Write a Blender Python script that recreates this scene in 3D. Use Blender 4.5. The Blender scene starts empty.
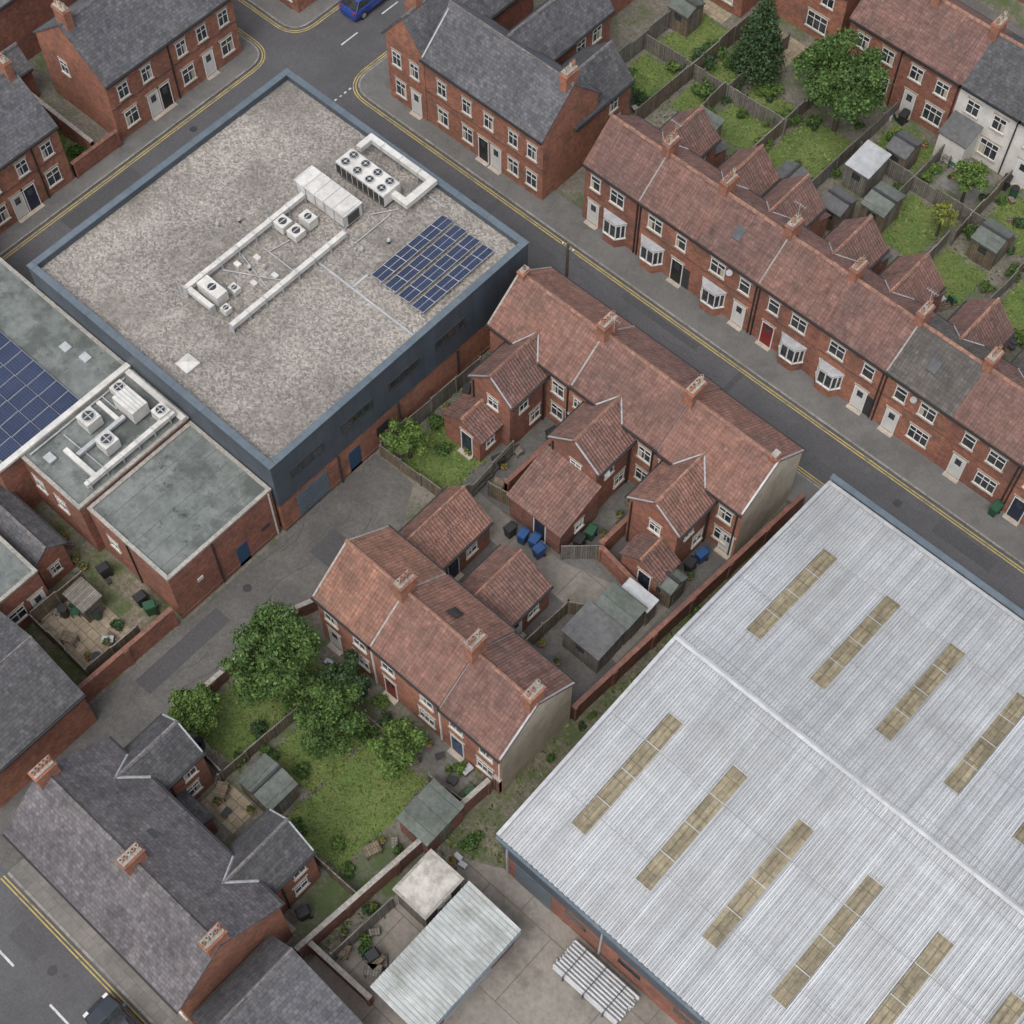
import bpy, math, random
import numpy as np
from mathutils import Vector
random.seed(7); rng=np.random.default_rng(7)
scene=bpy.context.scene; COL=scene.collection
# ------------------------------------------------------------ materials
def nd(nt,t,**kw):
    n=nt.nodes.new(t)
    for k,v in kw.items(): setattr(n,k,v)
    return n
def c4(c): return (c[0],c[1],c[2],1)
def mixc(nt,fac,a,b,mode='MIX'):
    n=nt.nodes.new('ShaderNodeMixRGB'); n.blend_type=mode
    for i,x in ((0,fac),(1,a),(2,b)):
        if hasattr(x,'links'): nt.links.new(x,n.inputs[i])
        elif i==0: n.inputs[0].default_value=x
        else: n.inputs[i].default_value=c4(x)
    return n.outputs[0]
def noise(nt,vec,scale,detail=3,rough=.6):
    n=nd(nt,'ShaderNodeTexNoise'); n.inputs['Scale'].default_value=scale; n.inputs['Detail'].default_value=detail; n.inputs['Roughness'].default_value=rough
    nt.links.new(vec,n.inputs['Vector']); return n.outputs['Fac']
def mrange(nt,x,a,b,c,d):
    n=nt.nodes.new('ShaderNodeMapRange'); nt.links.new(x,n.inputs[0])
    for i,v in enumerate((a,b,c,d)): n.inputs[i+1].default_value=v
    return n.outputs[0]
def vscale(nt,cur,f):
    mu=nt.nodes.new('ShaderNodeVectorMath'); mu.operation='SCALE'; nt.links.new(cur,mu.inputs[0]); nt.links.new(f,mu.inputs['Scale']); return mu.outputs[0]
def M(name,col,col2=None,big=.35,fine=6,amt=.25,rough=.85,bump=0,metal=0,spec=.3,stains=(),brick=None,wave=None,streak=None,island=0,speck=None,bumpd=.02):
    m=bpy.data.materials.new(name); m.use_nodes=True; nt=m.node_tree
    b=nt.nodes['Principled BSDF']; b.inputs['Roughness'].default_value=rough; b.inputs['Metallic'].default_value=metal
    b.inputs['Specular IOR Level'].default_value=spec
    tc=nt.nodes.new('ShaderNodeTexCoord'); ob=tc.outputs['Object']; uv=tc.outputs['UV']
    if col2 is None: col2=tuple(x*.8 for x in col)
    fb=mrange(nt,noise(nt,ob,big,4,.65),.35,.65,0,1)
    cur=mixc(nt,fb,col,col2)
    if brick:
        w,h,ms,c2,mc,off=brick
        bt=nd(nt,'ShaderNodeTexBrick'); bt.offset=off
        nt.links.new(uv,bt.inputs['Vector'])
        bt.inputs['Color1'].default_value=(1.08,1.08,1.08,1); bt.inputs['Color2'].default_value=(c2,c2,c2,1); bt.inputs['Mortar'].default_value=c4(mc)
        bt.inputs['Scale'].default_value=1; bt.inputs['Brick Width'].default_value=w; bt.inputs['Row Height'].default_value=h
        bt.inputs['Mortar Size'].default_value=ms; bt.inputs['Mortar Smooth'].default_value=.2
        cur=mixc(nt,1,cur,bt.outputs['Color'],'MULTIPLY')
    cur=vscale(nt,cur,mrange(nt,noise(nt,ob,fine,4,.75),.3,.7,1-amt,1+amt))
    if speck:
        sc,lo,hi=speck
        vo=nd(nt,'ShaderNodeTexVoronoi'); vo.inputs['Scale'].default_value=sc; nt.links.new(ob,vo.inputs['Vector'])
        sp=nt.nodes.new('ShaderNodeSeparateColor'); nt.links.new(vo.outputs['Color'],sp.inputs[0])
        cur=vscale(nt,cur,mrange(nt,sp.outputs[0],0,1,lo,hi))
    if streak:
        su,sv,lo,hi=streak
        mp=nt.nodes.new('ShaderNodeMapping'); nt.links.new(uv,mp.inputs[0]); mp.inputs['Scale'].default_value=(su,sv,1)
        cur=vscale(nt,cur,mrange(nt,noise(nt,mp.outputs[0],1,4,.7),.3,.7,lo,hi))
    if island:
        ge=nt.nodes.new('ShaderNodeNewGeometry')
        cur=vscale(nt,cur,mrange(nt,ge.outputs['Random Per Island'],0,1,1-island,1+island))
    for i,(sc,scale,lo,hi,mx) in enumerate(stains):
        va=nt.nodes.new('ShaderNodeVectorMath'); va.operation='ADD'; nt.links.new(ob,va.inputs[0]); va.inputs[1].default_value=(17.3*(i+1),5.1,3)
        fs=mrange(nt,noise(nt,va.outputs[0],scale,5,.72),lo,hi,0,mx)
        cur=mixc(nt,fs,cur,sc)
    nt.links.new(cur,b.inputs['Base Color'])
    if bump or wave:
        hn=noise(nt,ob,fine*1.5,2,.7)
        if wave:
            sx=nt.nodes.new('ShaderNodeSeparateXYZ'); nt.links.new(uv,sx.inputs[0])
            def mth(op,a,bb,c=None):
                q=nd(nt,'ShaderNodeMath',operation=op)
                for i,x in enumerate((a,bb,c)):
                    if x is None: continue
                    if hasattr(x,'links'): nt.links.new(x,q.inputs[i])
                    else: q.inputs[i].default_value=x
                return q.outputs[0]
            s=mth('SINE',mth('MULTIPLY',sx.outputs[0],2*math.pi/wave[0]),None)
            fr=mth('FRACT',mth('MULTIPLY',sx.outputs[1],-1/wave[1]),None)
            hn=mth('ADD',mth('MULTIPLY_ADD',s,.4,fr),hn)
        bp=nt.nodes.new('ShaderNodeBump'); bp.inputs['Strength'].default_value=bump or .6; bp.inputs['Distance'].default_value=bumpd
        nt.links.new(hn,bp.inputs['Height']); nt.links.new(bp.outputs[0],b.inputs['Normal'])
    return m
BR=(.22,.075,.011,.66,(1.3,1.55,1.65),.5)
def brickm(n,c,c2,**k): return M(n,c,c2,big=.5,fine=3,amt=.3,brick=BR,stains=[((.10,.073,.06),.8,.48,.74,.75),((.32,.26,.21),1.7,.6,.8,.45)],bump=.3,**k)
brick=brickm('red_brick',(.265,.105,.07),(.19,.08,.057))
brick2=brickm('orange_brick',(.32,.132,.083),(.235,.1,.067))
brick3=brickm('brown_brick',(.205,.09,.065),(.15,.07,.054))
def tilem(n,c,c2,moss=.5): return M(n,c,c2,big=.45,fine=2.2,amt=.34,brick=(.2,.27,.017,.82,(.55,.55,.55),.0),wave=(.2,.27),bump=.8,bumpd=.035,streak=(3,.22,.8,1.15),
    stains=[((.085,.074,.06),.55,.47,.78,moss),((.28,.25,.2),2.3,.58,.8,.5),((.075,.085,.05),.9,.6,.75,.4)])
tileA=tilem('clay_pantiles',(.25,.13,.10),(.19,.104,.084))
tileB=tilem('weathered_pantiles',(.21,.115,.095),(.155,.09,.077))
tileC=tilem('brown_pantiles',(.192,.106,.09),(.142,.085,.075))
tileD=tilem('grey_pantiles',(.118,.105,.098),(.086,.08,.076))
tileO=tilem('orange_pantiles',(.285,.146,.103),(.21,.112,.084))
ridgeM=M('ridge_tile_clay',(.32,.175,.125),(.23,.125,.095),fine=4,amt=.4,brick=(.45,.5,.03,.7,(.6,.6,.6),0),stains=[((.12,.11,.09),2,.5,.7,.5)])
ridgeG=M('ridge_tile_grey',(.17,.16,.16),(.13,.12,.12),fine=4,amt=.4,brick=(.45,.5,.03,.7,(.6,.6,.6),0))
def slatem(n,c,c2): return M(n,c,c2,big=.45,fine=3,amt=.3,brick=(.3,.22,.014,.7,(.5,.5,.5),.5),bump=.5,streak=(4,.3,.82,1.15),stains=[((.19,.175,.145),1.1,.55,.8,.5),((.05,.05,.05),.5,.5,.8,.5),((.12,.11,.06),1.8,.62,.76,.4)])
slate=slatem('welsh_slate',(.118,.12,.13),(.088,.089,.098))
slateP=slatem('purple_slate',(.15,.138,.145),(.1,.093,.102))
slateD=slatem('dark_slate',(.095,.095,.10),(.07,.07,.076))
gravel=M('roof_gravel',(.262,.24,.215),(.185,.17,.155),big=.16,fine=5,amt=.26,speck=(9,.6,1.4),bump=.8,bumpd=.03,stains=[((.12,.11,.098),.28,.48,.68,.7),((.36,.335,.30),.6,.57,.75,.5),((.105,.1,.085),1.3,.6,.72,.5)])
felt=M('roof_felt',(.115,.13,.122),(.155,.168,.16),big=.25,fine=2,amt=.22,rough=.6,stains=[((.06,.068,.062),.5,.48,.6,.75),((.25,.25,.23),.9,.6,.72,.5),((.035,.035,.035),1.6,.61,.68,.8)])
asphalt=M('asphalt',(.090,.090,.094),(.070,.070,.074),big=.15,fine=7,amt=.12,speck=(14,.88,1.12),stains=[((.05,.05,.052),.22,.5,.72,.55),((.13,.127,.123),.7,.6,.75,.4),((.04,.04,.04),1.4,.66,.72,.5)])
asphalt2=M('worn_asphalt',(.122,.118,.112),(.092,.089,.085),big=.22,fine=4,amt=.16,speck=(12,.88,1.12),stains=[((.058,.055,.052),.35,.5,.7,.6),((.19,.175,.15),.6,.58,.72,.5)])
patchM=M('asphalt_repair',(.062,.062,.065),(.07,.07,.072),fine=6,amt=.2)
paving=M('pavement_slabs',(.175,.168,.156),(.135,.13,.122),big=.4,fine=4,amt=.15,brick=(.6,.6,.015,.9,(.7,.7,.7),.5),stains=[((.08,.078,.07),.7,.5,.72,.6)])
tarpave=M('pavement_tarmac',(.14,.137,.132),(.11,.108,.105),big=.3,fine=6,amt=.14,stains=[((.075,.075,.073),.5,.5,.7,.6),((.2,.19,.18),1,.6,.75,.4)])
sandst=M('sandstone_paving',(.34,.28,.20),(.26,.215,.155),big=.8,fine=4,amt=.2,brick=(.7,.5,.025,.75,(.5,.5,.5),.4),stains=[((.13,.115,.09),.9,.52,.72,.6)])
kerbM=M('kerb_stone',(.25,.24,.22),(.18,.175,.16),fine=4,amt=.25,brick=(.9,.9,.02,.8,(.5,.5,.5),0))
concrete=M('concrete_yard',(.225,.205,.18),(.165,.152,.135),big=.2,fine=3,amt=.2,brick=(4.2,4.2,.03,.93,(.6,.6,.6),.5),stains=[((.09,.082,.07),.4,.5,.7,.7),((.12,.07,.045),.6,.6,.75,.4),((.3,.28,.25),.8,.6,.75,.4)],bump=.3)
dirt=M('trodden_earth',(.17,.145,.11),(.115,.105,.08),big=.35,fine=4,amt=.35,speck=(9,.8,1.2),stains=[((.055,.085,.025),.5,.42,.6,.85),((.22,.2,.17),.7,.57,.7,.5)],bump=.6,bumpd=.05)
groundM=M('ground_mix',(.16,.145,.12),(.115,.107,.09),big=.3,fine=4,amt=.3,speck=(8,.82,1.18),stains=[((.06,.095,.028),.35,.48,.62,.85),((.2,.19,.17),.55,.57,.68,.6)],bump=.6,bumpd=.05)
grassM=M('lawn_grass',(.09,.14,.035),(.13,.16,.05),big=.6,fine=9,amt=.4,stains=[((.18,.155,.08),.8,.54,.75,.55),((.045,.08,.02),.5,.5,.7,.55)],bump=1,bumpd=.06)
tuftM=M('grass_tufts',(.095,.15,.038),(.14,.17,.055),big=.8,fine=4,amt=.3,island=.45)
cream=M('cream_render',(.48,.425,.335),(.40,.355,.28),fine=1.5,amt=.12,streak=(2,.3,.84,1.06),stains=[((.2,.175,.14),.6,.5,.75,.6)])
whiter=M('white_render',(.62,.60,.56),(.53,.51,.475),fine=1.5,amt=.1,streak=(2,.3,.86,1.05),stains=[((.31,.29,.255),.8,.52,.78,.5)])
upvc=M('white_frame',(.68,.68,.66),(.6,.6,.59),rough=.4,amt=.1)
stone=M('stone_lintel',(.40,.35,.29),(.31,.27,.225),fine=4,amt=.2)
glass=M('window_glass',(.02,.024,.028),(.05,.055,.06),big=1.3,fine=2,amt=.5,rough=.1,spec=.7)
clad=M('blue_grey_cladding',(.062,.078,.096),(.05,.065,.082),fine=1,amt=.1,rough=.45,spec=.5,brick=(1.05,8,.012,.93,(.45,.45,.45),0),streak=(2,.3,.88,1.1),stains=[((.13,.14,.145),.7,.6,.8,.35)])
capM=M('blue_grey_capping',(.095,.122,.145),(.078,.102,.124),fine=2,amt=.18,rough=.45,spec=.5,stains=[((.18,.18,.175),1.1,.58,.75,.4)])
galv=M('galvanised_metal',(.40,.41,.42),(.31,.32,.33),fine=2,amt=.18,rough=.5,metal=.15,spec=.5,stains=[((.2,.19,.17),1.2,.55,.75,.45)])
whitem=M('white_painted_metal',(.54,.53,.50),(.45,.44,.42),fine=2,amt=.15,rough=.5,stains=[((.25,.225,.19),1.3,.5,.75,.6)])
darkm=M('dark_metal',(.035,.037,.04),(.05,.05,.052),fine=3,amt=.2,rough=.5)
sheetM=M('corrugated_sheet',(.44,.455,.468),(.365,.38,.393),big=.09,fine=1.2,amt=.1,rough=.55,metal=.1,spec=.4,streak=(1.6,.08,.72,1.15),brick=(.33,4.4,.024,.95,(.62,.62,.62),0),  # groove dirt lines, darkened in colour to stand in for weak rib shading
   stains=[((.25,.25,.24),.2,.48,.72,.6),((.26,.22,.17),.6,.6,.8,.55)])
sheet2=M('corrugated_sheet_pale',(.43,.45,.44),(.34,.36,.36),big=.3,fine=2,amt=.15,rough=.6,streak=(.3,3,.68,1.12),stains=[((.18,.18,.155),.7,.47,.7,.7)])
grp=M('translucent_rooflight',(.255,.218,.145),(.185,.158,.105),big=.8,fine=4,amt=.3,rough=.5,brick=(.33,1.2,.03,.8,(.6,.6,.55),0),streak=(5,.4,.6,1.2))
pvM=M('solar_cells',(.016,.024,.055),(.022,.032,.07),rough=.28,spec=.4,amt=.05,brick=(.17,.17,.007,.85,(4,3.4,2.4),0))
wood=M('weathered_wood',(.2,.15,.10),(.14,.118,.09),big=.8,fine=4,amt=.35,brick=(.14,9,.014,.7,(.35,.35,.35),0),stains=[((.1,.1,.085),.8,.5,.7,.6)])
woodg=M('grey_wood',(.2,.185,.16),(.15,.138,.12),big=.8,fine=4,amt=.3,brick=(.14,9,.014,.7,(.35,.35,.35),0))
shedgreen=M('green_grey_felt',(.12,.135,.122),(.092,.105,.096),fine=3,amt=.25,brick=(50,.9,.03,.9,(.6,.6,.6),0),stains=[((.05,.06,.04),1,.5,.7,.6)])
sheddark=M('dark_felt',(.08,.082,.085),(.105,.105,.107),fine=3,amt=.25,stains=[((.17,.17,.15),1,.58,.75,.5)])
leadM=M('lead_flashing',(.36,.37,.38),(.28,.29,.3),fine=4,amt=.25)
pot=M('terracotta',(.40,.20,.125),(.29,.14,.09),fine=6,amt=.3)
cement=M('cement',(.31,.29,.26),(.22,.21,.19),fine=5,amt=.35)
yellow=M('yellow_road_paint',(.42,.33,.105),(.31,.25,.11),big=1,fine=9,amt=.3,stains=[((.11,.11,.11),1.6,.52,.68,.75)])
whitep=M('white_road_paint',(.55,.55,.53),(.42,.42,.41),big=1,fine=9,amt=.25,stains=[((.12,.12,.12),2,.52,.68,.8)])
bark=M('bark',(.09,.07,.05),(.06,.048,.035),fine=8,amt=.4)
def leafm(n,c,c2): return M(n,c,c2,big=.9,fine=3,amt=.35,rough=.7,island=.5,spec=.2)
leafA=leafm('foliage_green',(.072,.122,.032),(.045,.086,.024))
leafB=leafm('foliage_bright',(.10,.155,.038),(.067,.115,.028))
leafC=leafm('foliage_dark',(.045,.08,.032),(.03,.058,.024))
leafY=leafm('foliage_yellow',(.15,.16,.04),(.1,.12,.03))
blueP=M('blue_plastic',(.025,.07,.18),(.02,.055,.15),rough=.45,amt=.15)
greenP=M('green_plastic',(.025,.08,.045),(.02,.065,.035),rough=.45,amt=.1)
blackP=M('black_plastic',(.022,.022,.024),(.03,.03,.032),rough=.45,amt=.1)
doors=[M('door_'+n,c,None,rough=.45,amt=.1) for n,c in (('white',(.6,.6,.58)),('navy',(.02,.03,.06)),('red',(.2,.02,.02)),('black',(.02,.02,.02)),('blue',(.025,.07,.14)))]
carblue=M('car_paint_blue',(.02,.055,.24),(.02,.05,.22),rough=.22,spec=.7,amt=.03)
cargrey=M('car_paint_dark',(.022,.028,.036),(.02,.026,.034),rough=.2,spec=.7,amt=.03)
rubber=M('rubber',(.02,.02,.02),(.025,.025,.025),amt=.1)
lampw=M('clear_lens',(.6,.6,.6),None,rough=.2); lampr=M('red_lens',(.3,.02,.02),None,rough=.2)
# ------------------------------------------------------------ mesh builder
def newell(vs):
    n=np.zeros(3)
    for i in range(len(vs)):
        a=vs[i]; b=vs[(i+1)%len(vs)]
        n[0]+=(a[1]-b[1])*(a[2]+b[2]); n[1]+=(a[2]-b[2])*(a[0]+b[0]); n[2]+=(a[0]-b[0])*(a[1]+b[1])
    l=np.linalg.norm(n); return n/l if l>1e-12 else np.array((0,0,1.))
class O:
    def __init__(s,name): s.name=name; s.p={}
    def add(s,part,mat,v,f):
        d=s.p.setdefault(part,dict(v=[],f=[],m=[],mats=[]))
        if mat not in d['mats']: d['mats'].append(mat)
        mi=d['mats'].index(mat); b=len(d['v']); d['v']+=[tuple(x) for x in v]
        for q in f: d['f'].append(tuple(b+i for i in q)); d['m'].append(mi)
    def hexa(s,part,mat,b,t):
        s.add(part,mat,list(b)+list(t),[(3,2,1,0),(4,5,6,7),(0,1,5,4),(1,2,6,5),(2,3,7,6),(3,0,4,7)])
    def box(s,part,mat,x0,x1,y0,y1,z0,z1):
        q=[(x0,y0),(x1,y0),(x1,y1),(x0,y1)]
        s.hexa(part,mat,[(a,b,z0) for a,b in q],[(a,b,z1) for a,b in q])
    def ob(s,part,mat,W,s0,s1,d0,d1,z0,z1):
        (ox,oy),(tx,ty),(nx,ny)=W
        q=[(ox+a*tx+d*nx,oy+a*ty+d*ny) for a,d in ((s0,d0),(s1,d0),(s1,d1),(s0,d1))]
        s.hexa(part,mat,[(a,b,z0) for a,b in q],[(a,b,z1) for a,b in q])
    def prism(s,part,mat,pts,z0,z1):
        n=len(pts)
        s.add(part,mat,[(x,y,z0) for x,y in pts]+[(x,y,z1) for x,y in pts],[tuple(range(n-1,-1,-1)),tuple(range(n,2*n))]+[(i,(i+1)%n,n+(i+1)%n,n+i) for i in range(n)])
    def slab(s,part,mat,a,b,c,d,th):
        lo=lambda p:(p[0],p[1],p[2]-th)
        s.hexa(part,mat,[lo(a),lo(b),lo(c),lo(d)],[a,b,c,d])
    def cyl(s,part,mat,x,y,z0,z1,r,r2=None,n=10):
        r2=r if r2 is None else r2
        v=[(x+r*math.cos(6.2832*i/n),y+r*math.sin(6.2832*i/n),z0) for i in range(n)]+[(x+r2*math.cos(6.2832*i/n),y+r2*math.sin(6.2832*i/n),z1) for i in range(n)]
        s.add(part,mat,v,[tuple(range(n-1,-1,-1)),tuple(range(n,2*n))]+[(i,(i+1)%n,n+(i+1)%n,n+i) for i in range(n)])
    def tube(s,part,mat,p,q,r,r2=None,n=6):
        r2=r if r2 is None else r2
        p=np.array(p,float); q=np.array(q,float); d=q-p; d/=max(np.linalg.norm(d),1e-9)
        u=np.cross(d,(0,0,1) if abs(d[2])<.9 else (1,0,0)); u/=np.linalg.norm(u); w=np.cross(d,u)
        v=[tuple(p+r*(math.cos(6.2832*i/n)*u+math.sin(6.2832*i/n)*w)) for i in range(n)]+[tuple(q+r2*(math.cos(6.2832*i/n)*u+math.sin(6.2832*i/n)*w)) for i in range(n)]
        s.add(part,mat,v,[tuple(range(n-1,-1,-1)),tuple(range(n,2*n))]+[(i,(i+1)%n,n+(i+1)%n,n+i) for i in range(n)])
    def mesh(s,nm,d):
        me=bpy.data.meshes.new(nm); me.from_pydata(d['v'],[],d['f'])
        for m in d['mats']: me.materials.append(m)
        me.polygons.foreach_set('material_index',d['m'])
        uv=me.uv_layers.new(name='UVMap'); data=np.zeros(len(me.loops)*2); k=0
        V=d['v']
        for q in d['f']:
            vs=[V[i] for i in q]; n=newell(vs)
            if abs(n[2])>.995:
                for p in vs: data[k]=p[0]; data[k+1]=p[1]; k+=2
            else:
                u=np.array((-n[1],n[0],0)); u/=np.linalg.norm(u)
                if abs(u[0])>=abs(u[1]): u*= (1 if u[0]>0 else -1)
                else: u*=(1 if u[1]>0 else -1)
                w=np.cross(n,u); w*= (1 if w[2]>0 else -1)
                for p in vs:
                    data[k]=p[0]*u[0]+p[1]*u[1]; data[k+1]=p[0]*w[0]+p[1]*w[1]+p[2]*w[2]; k+=2
        uv.data.foreach_set('uv',data); me.update(); return me
    def done(s,single=False):
        if single or len(s.p)==1:
            d=dict(v=[],f=[],m=[],mats=[])
            for q in s.p.values():
                b=len(d['v']); d['v']+=q['v']; mp=[]
                for m in q['mats']:
                    if m not in d['mats']: d['mats'].append(m)
                    mp.append(d['mats'].index(m))
                d['f']+=[tuple(b+i for i in f) for f in q['f']]; d['m']+=[mp[i] for i in q['m']]
            o=bpy.data.objects.new(s.name,s.mesh(s.name,d)); COL.objects.link(o)
            return o
        e=bpy.data.objects.new(s.name,None); COL.objects.link(e); e.empty_display_size=.1
        for k,q in s.p.items():
            o=bpy.data.objects.new(k,s.mesh(k,q)); COL.objects.link(o); o.parent=e
        return e
def FY(y,sgn): return ((0,y),(1,0),(0,sgn))
def FX(x,sgn): return ((x,0),(0,1),(sgn,0))
def win(o,W,s,z,w=1.0,h=1.25,fr=None,lint=True,bars=1):
    fr=fr or upvc; t=.055; w*=.86; h*=.9
    o.ob('glass',glass,W,s-w/2,s+w/2,-.05,.012,z,z+h)
    for a,b,c,d in ((s-w/2-t,s-w/2,z,z+h),(s+w/2,s+w/2+t,z,z+h),(s-w/2-t,s+w/2+t,z+h,z+h+t),(s-w/2-t,s+w/2+t,z-t,z)):
        o.ob('window_frames',fr,W,a,b,-.05,.05,c,d)
    for i in range(bars):
        q=s-w/2+w*(i+1)/(bars+1); o.ob('window_frames',fr,W,q-.022,q+.022,.013,.04,z,z+h)
    o.ob('window_frames',fr,W,s-w/2,s+w/2,.0135,.038,z+h*.64,z+h*.64+.04)
    if random.random()<.5:
        a=random.choice([-1,1]); o.ob('curtains',cream,W,s+a*w*.5-(w*.28 if a>0 else 0),s+a*w*.5+(w*.28 if a<0 else 0),.0125,.0132,z,z+h*.63)
    if lint:
        o.ob('lintels',stone,W,s-w/2-.15,s+w/2+.15,-.05,.035,z+h+t,z+h+t+.17)
        o.ob('lintels',stone,W,s-w/2-.12,s+w/2+.12,-.05,.11,z-t-.08,z-t)
def door(o,W,s,mat,w=.8,h=1.95,step=True):
    o.ob('doors',mat,W,s-w/2,s+w/2,-.05,.02,.15,.15+h)
    for a,b,c,d in ((s-w/2-.06,s-w/2,.15,h+.15),(s+w/2,s+w/2+.06,.15,h+.15),(s-w/2-.06,s+w/2+.06,h+.15,h+.21)):
        o.ob('window_frames',upvc,W,a,b,-.05,.05,c,d)
    o.ob('glass',glass,W,s-w*.25,s+w*.25,.021,.03,1.35,1.9)
    o.ob('lintels',stone,W,s-w/2-.16,s+w/2+.16,-.05,.035,h+.21,h+.38)
    if step: o.ob('doors',stone,W,s-w/2-.1,s+w/2+.1,.051,.35,0.0,.15)
def bay(o,W,s,w=1.75,d=.55,mat=None):
    (ox,oy),(tx,ty),(nx,ny)=W
    def pts(k,e=0): return [(ox+a*tx+b*nx,oy+a*ty+b*ny) for a,b in ((s-w/2-e,-.03),(s-w/2-e,.02+e*.2),(s-w*.28,d+e),(s+w*.28,d+e),(s+w/2+e,.02+e*.2),(s+w/2+e,-.03))]
    o.prism('bay_window',mat or brick,pts(0),0,.85); o.prism('bay_window',upvc,pts(0,.05),.85,.95)
    o.prism('glass',glass,pts(0,-.04),.95,2.15); o.prism('bay_window',upvc,pts(0,.04),2.15,2.3); o.prism('bay_window',leadM,pts(0,.08),2.3,2.36)
    for a,b in ((s-w/2+.03,.03),(s-w*.28,d),(s+w*.28,d),(s+w/2-.03,.03),(s,d),(s-w*.39,d*.5),(s+w*.39,d*.5)):
        o.cyl('bay_window',upvc,ox+a*tx+b*nx,oy+a*ty+b*ny,.95,2.15,.045,n=6)
def gable(o,x0,x1,y0,y1,ez,rz,axis='x',ridge=None,wall=None,roof=None,oh=.2,vg=.06,ends=(1,1),emats=(None,None),z0=0,rm=None,gut=True,part='roof'):
    wall=wall or brick; roof=roof or tileA; rm=rm or ridgeM
    if axis=='x': P=lambda p,q,z:(p,q,z); p0,p1,q0,q1=x0,x1,y0,y1
    else: P=lambda p,q,z:(q,p,z); p0,p1,q0,q1=y0,y1,x0,x1
    qr=(q0+q1)/2 if ridge is None else ridge
    for q in (q0,q1): o.add('walls',wall,[P(p0,q,z0),P(p1,q,z0),P(p1,q,ez),P(p0,q,ez)],[(0,1,2,3)])
    for i,p in enumerate((p0,p1)):
        if ends[i]: o.add('walls',emats[i] or wall,[P(p,q0,z0),P(p,q1,z0),P(p,q1,ez),P(p,qr,rz),P(p,q0,ez)],[(0,1,2,3,4)])
    up=.09
    k0=(rz-ez)/(qr-q0); k1=(rz-ez)/(q1-qr)
    a0=p0-(vg if ends[0] else 0); a1=p1+(vg if ends[1] else 0)
    e0=ez-k0*oh+up; e1=ez-k1*oh+up; R=rz+up
    n=max(2,int((a1-a0)/1.1)); rs=random.Random(int(abs(a0*31+q0*17)))
    sg=[0]+[rs.uniform(-.035,.02) for _ in range(n-1)]+[0]
    for qa,e in ((q0-oh,e0),(q1+oh,e1)):
        v=[];f=[]
        for i in range(n+1):
            p=a0+(a1-a0)*i/n; s_=sg[i]
            for t,m_ in ((0,.3),(.5,1),(1,.5)): v.append(P(p,qa+(qr-qa)*t,e+(R-e)*t+s_*m_))
        m=len(v); v+=[(x,y,z-.11) for x,y,z in v]
        for i in range(n):
            for j in range(2):
                a=i*3+j; f.append((a,a+1,a+4,a+3)); f.append((m+a,m+a+3,m+a+4,m+a+1))
            f.append((i*3,i*3+3,m+i*3+3,m+i*3))
        for i in (0,n):
            for j in range(2): a=i*3+j; f.append((a,a+1,m+a+1,m+a))
        o.add(part,roof,v,f)
    w=.12
    c=[P(a0,qr-w,R-.05),P(a1,qr-w,R-.05),P(a1,qr+w,R-.05),P(a0,qr+w,R-.05)]; t=[P(a0,qr-w*.4,R+.08),P(a1,qr-w*.4,R+.08),P(a1,qr+w*.4,R+.08),P(a0,qr+w*.4,R+.08)]
    o.hexa('ridge_tiles',rm,c,t)
    if gut:
        for q,e,s in ((q0-oh,e0,-1),(q1+oh,e1,1)):
            qa,qb=sorted((q+s*.005,q+s*.11)); A=P(a0,qa,0); B=P(a1,qb,0)
            o.box('gutters',blackP,min(A[0],B[0]),max(A[0],B[0]),min(A[1],B[1]),max(A[1],B[1]),e-.16,e-.06)
def strip(o,axis,p,q0,z0,q1,z1,w=.14,mat=None,up=.12,part='flashing'):
    if axis=='x': o.slab(part,mat or leadM,(p-w/2,q0,z0+up),(p+w/2,q0,z0+up),(p+w/2,q1,z1+up),(p-w/2,q1,z1+up),.07)
    else: o.slab(part,mat or leadM,(q0,p-w/2,z0+up),(q0,p+w/2,z0+up),(q1,p+w/2,z1+up),(q1,p-w/2,z1+up),.07)
def valley(o,a,b,wez,wrz,ye,mez,k,sgn,r=.05,mat=None):
    """lead valley where a wing roof (ridge along y) dies into the main slope. sgn: direction from eave up the main slope"""
    mid=(a+b)/2; kw=(wrz-wez)/((b-a)/2)
    yR=ye+sgn*(wrz-mez)/k; yE=ye-sgn*.2; zE=mez-.2*k
    off=min((wrz-zE)/kw,(b-a)/2+.2)
    for s in (-1,1): o.tube('flashing',mat or leadM,(mid,yR,wrz+.12),(mid+s*off,yE,zE+.13),r,n=5)
def chim(o,x,y,z0,z1,wx=.55,wy=1.0,pots=3,mat=None):
    mat=mat or brick2
    o.box('chimney',mat,x-wx/2,x+wx/2,y-wy/2,y+wy/2,z0,z1)
    o.box('chimney',mat,x-wx/2-.05,x+wx/2+.05,y-wy/2-.05,y+wy/2+.05,z1-.22,z1-.08)
    o.box('chimney',cement,x-wx/2+.03,x+wx/2-.03,y-wy/2+.03,y+wy/2-.03,z1,z1+.07)
    for i in range(pots):
        f=(i+.5)/pots-.5
        px,py=(x,y+f*wy) if wy>=wx else (x+f*wx,y)
        hh=random.uniform(.2,.5)
        o.cyl('chimney',pot if random.random()<.7 else cream,px,py,z1+.05,z1+.05+hh,.11,.09,n=9); o.cyl('chimney',darkm,px,py,z1+.05+hh-.001,z1+.055+hh,.065,n=8)
def aerial(o,x,y,z):
    o.tube('aerial',galv,(x,y,z),(x,y,z+1.2),.018); o.tube('aerial',galv,(x-.4,y,z+1.15),(x+.4,y,z+1.15),.012)
    for i in range(5): o.tube('aerial',galv,(x-.36+.18*i,y-.15,z+1.16),(x-.36+.18*i,y+.15,z+1.16),.008)
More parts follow.
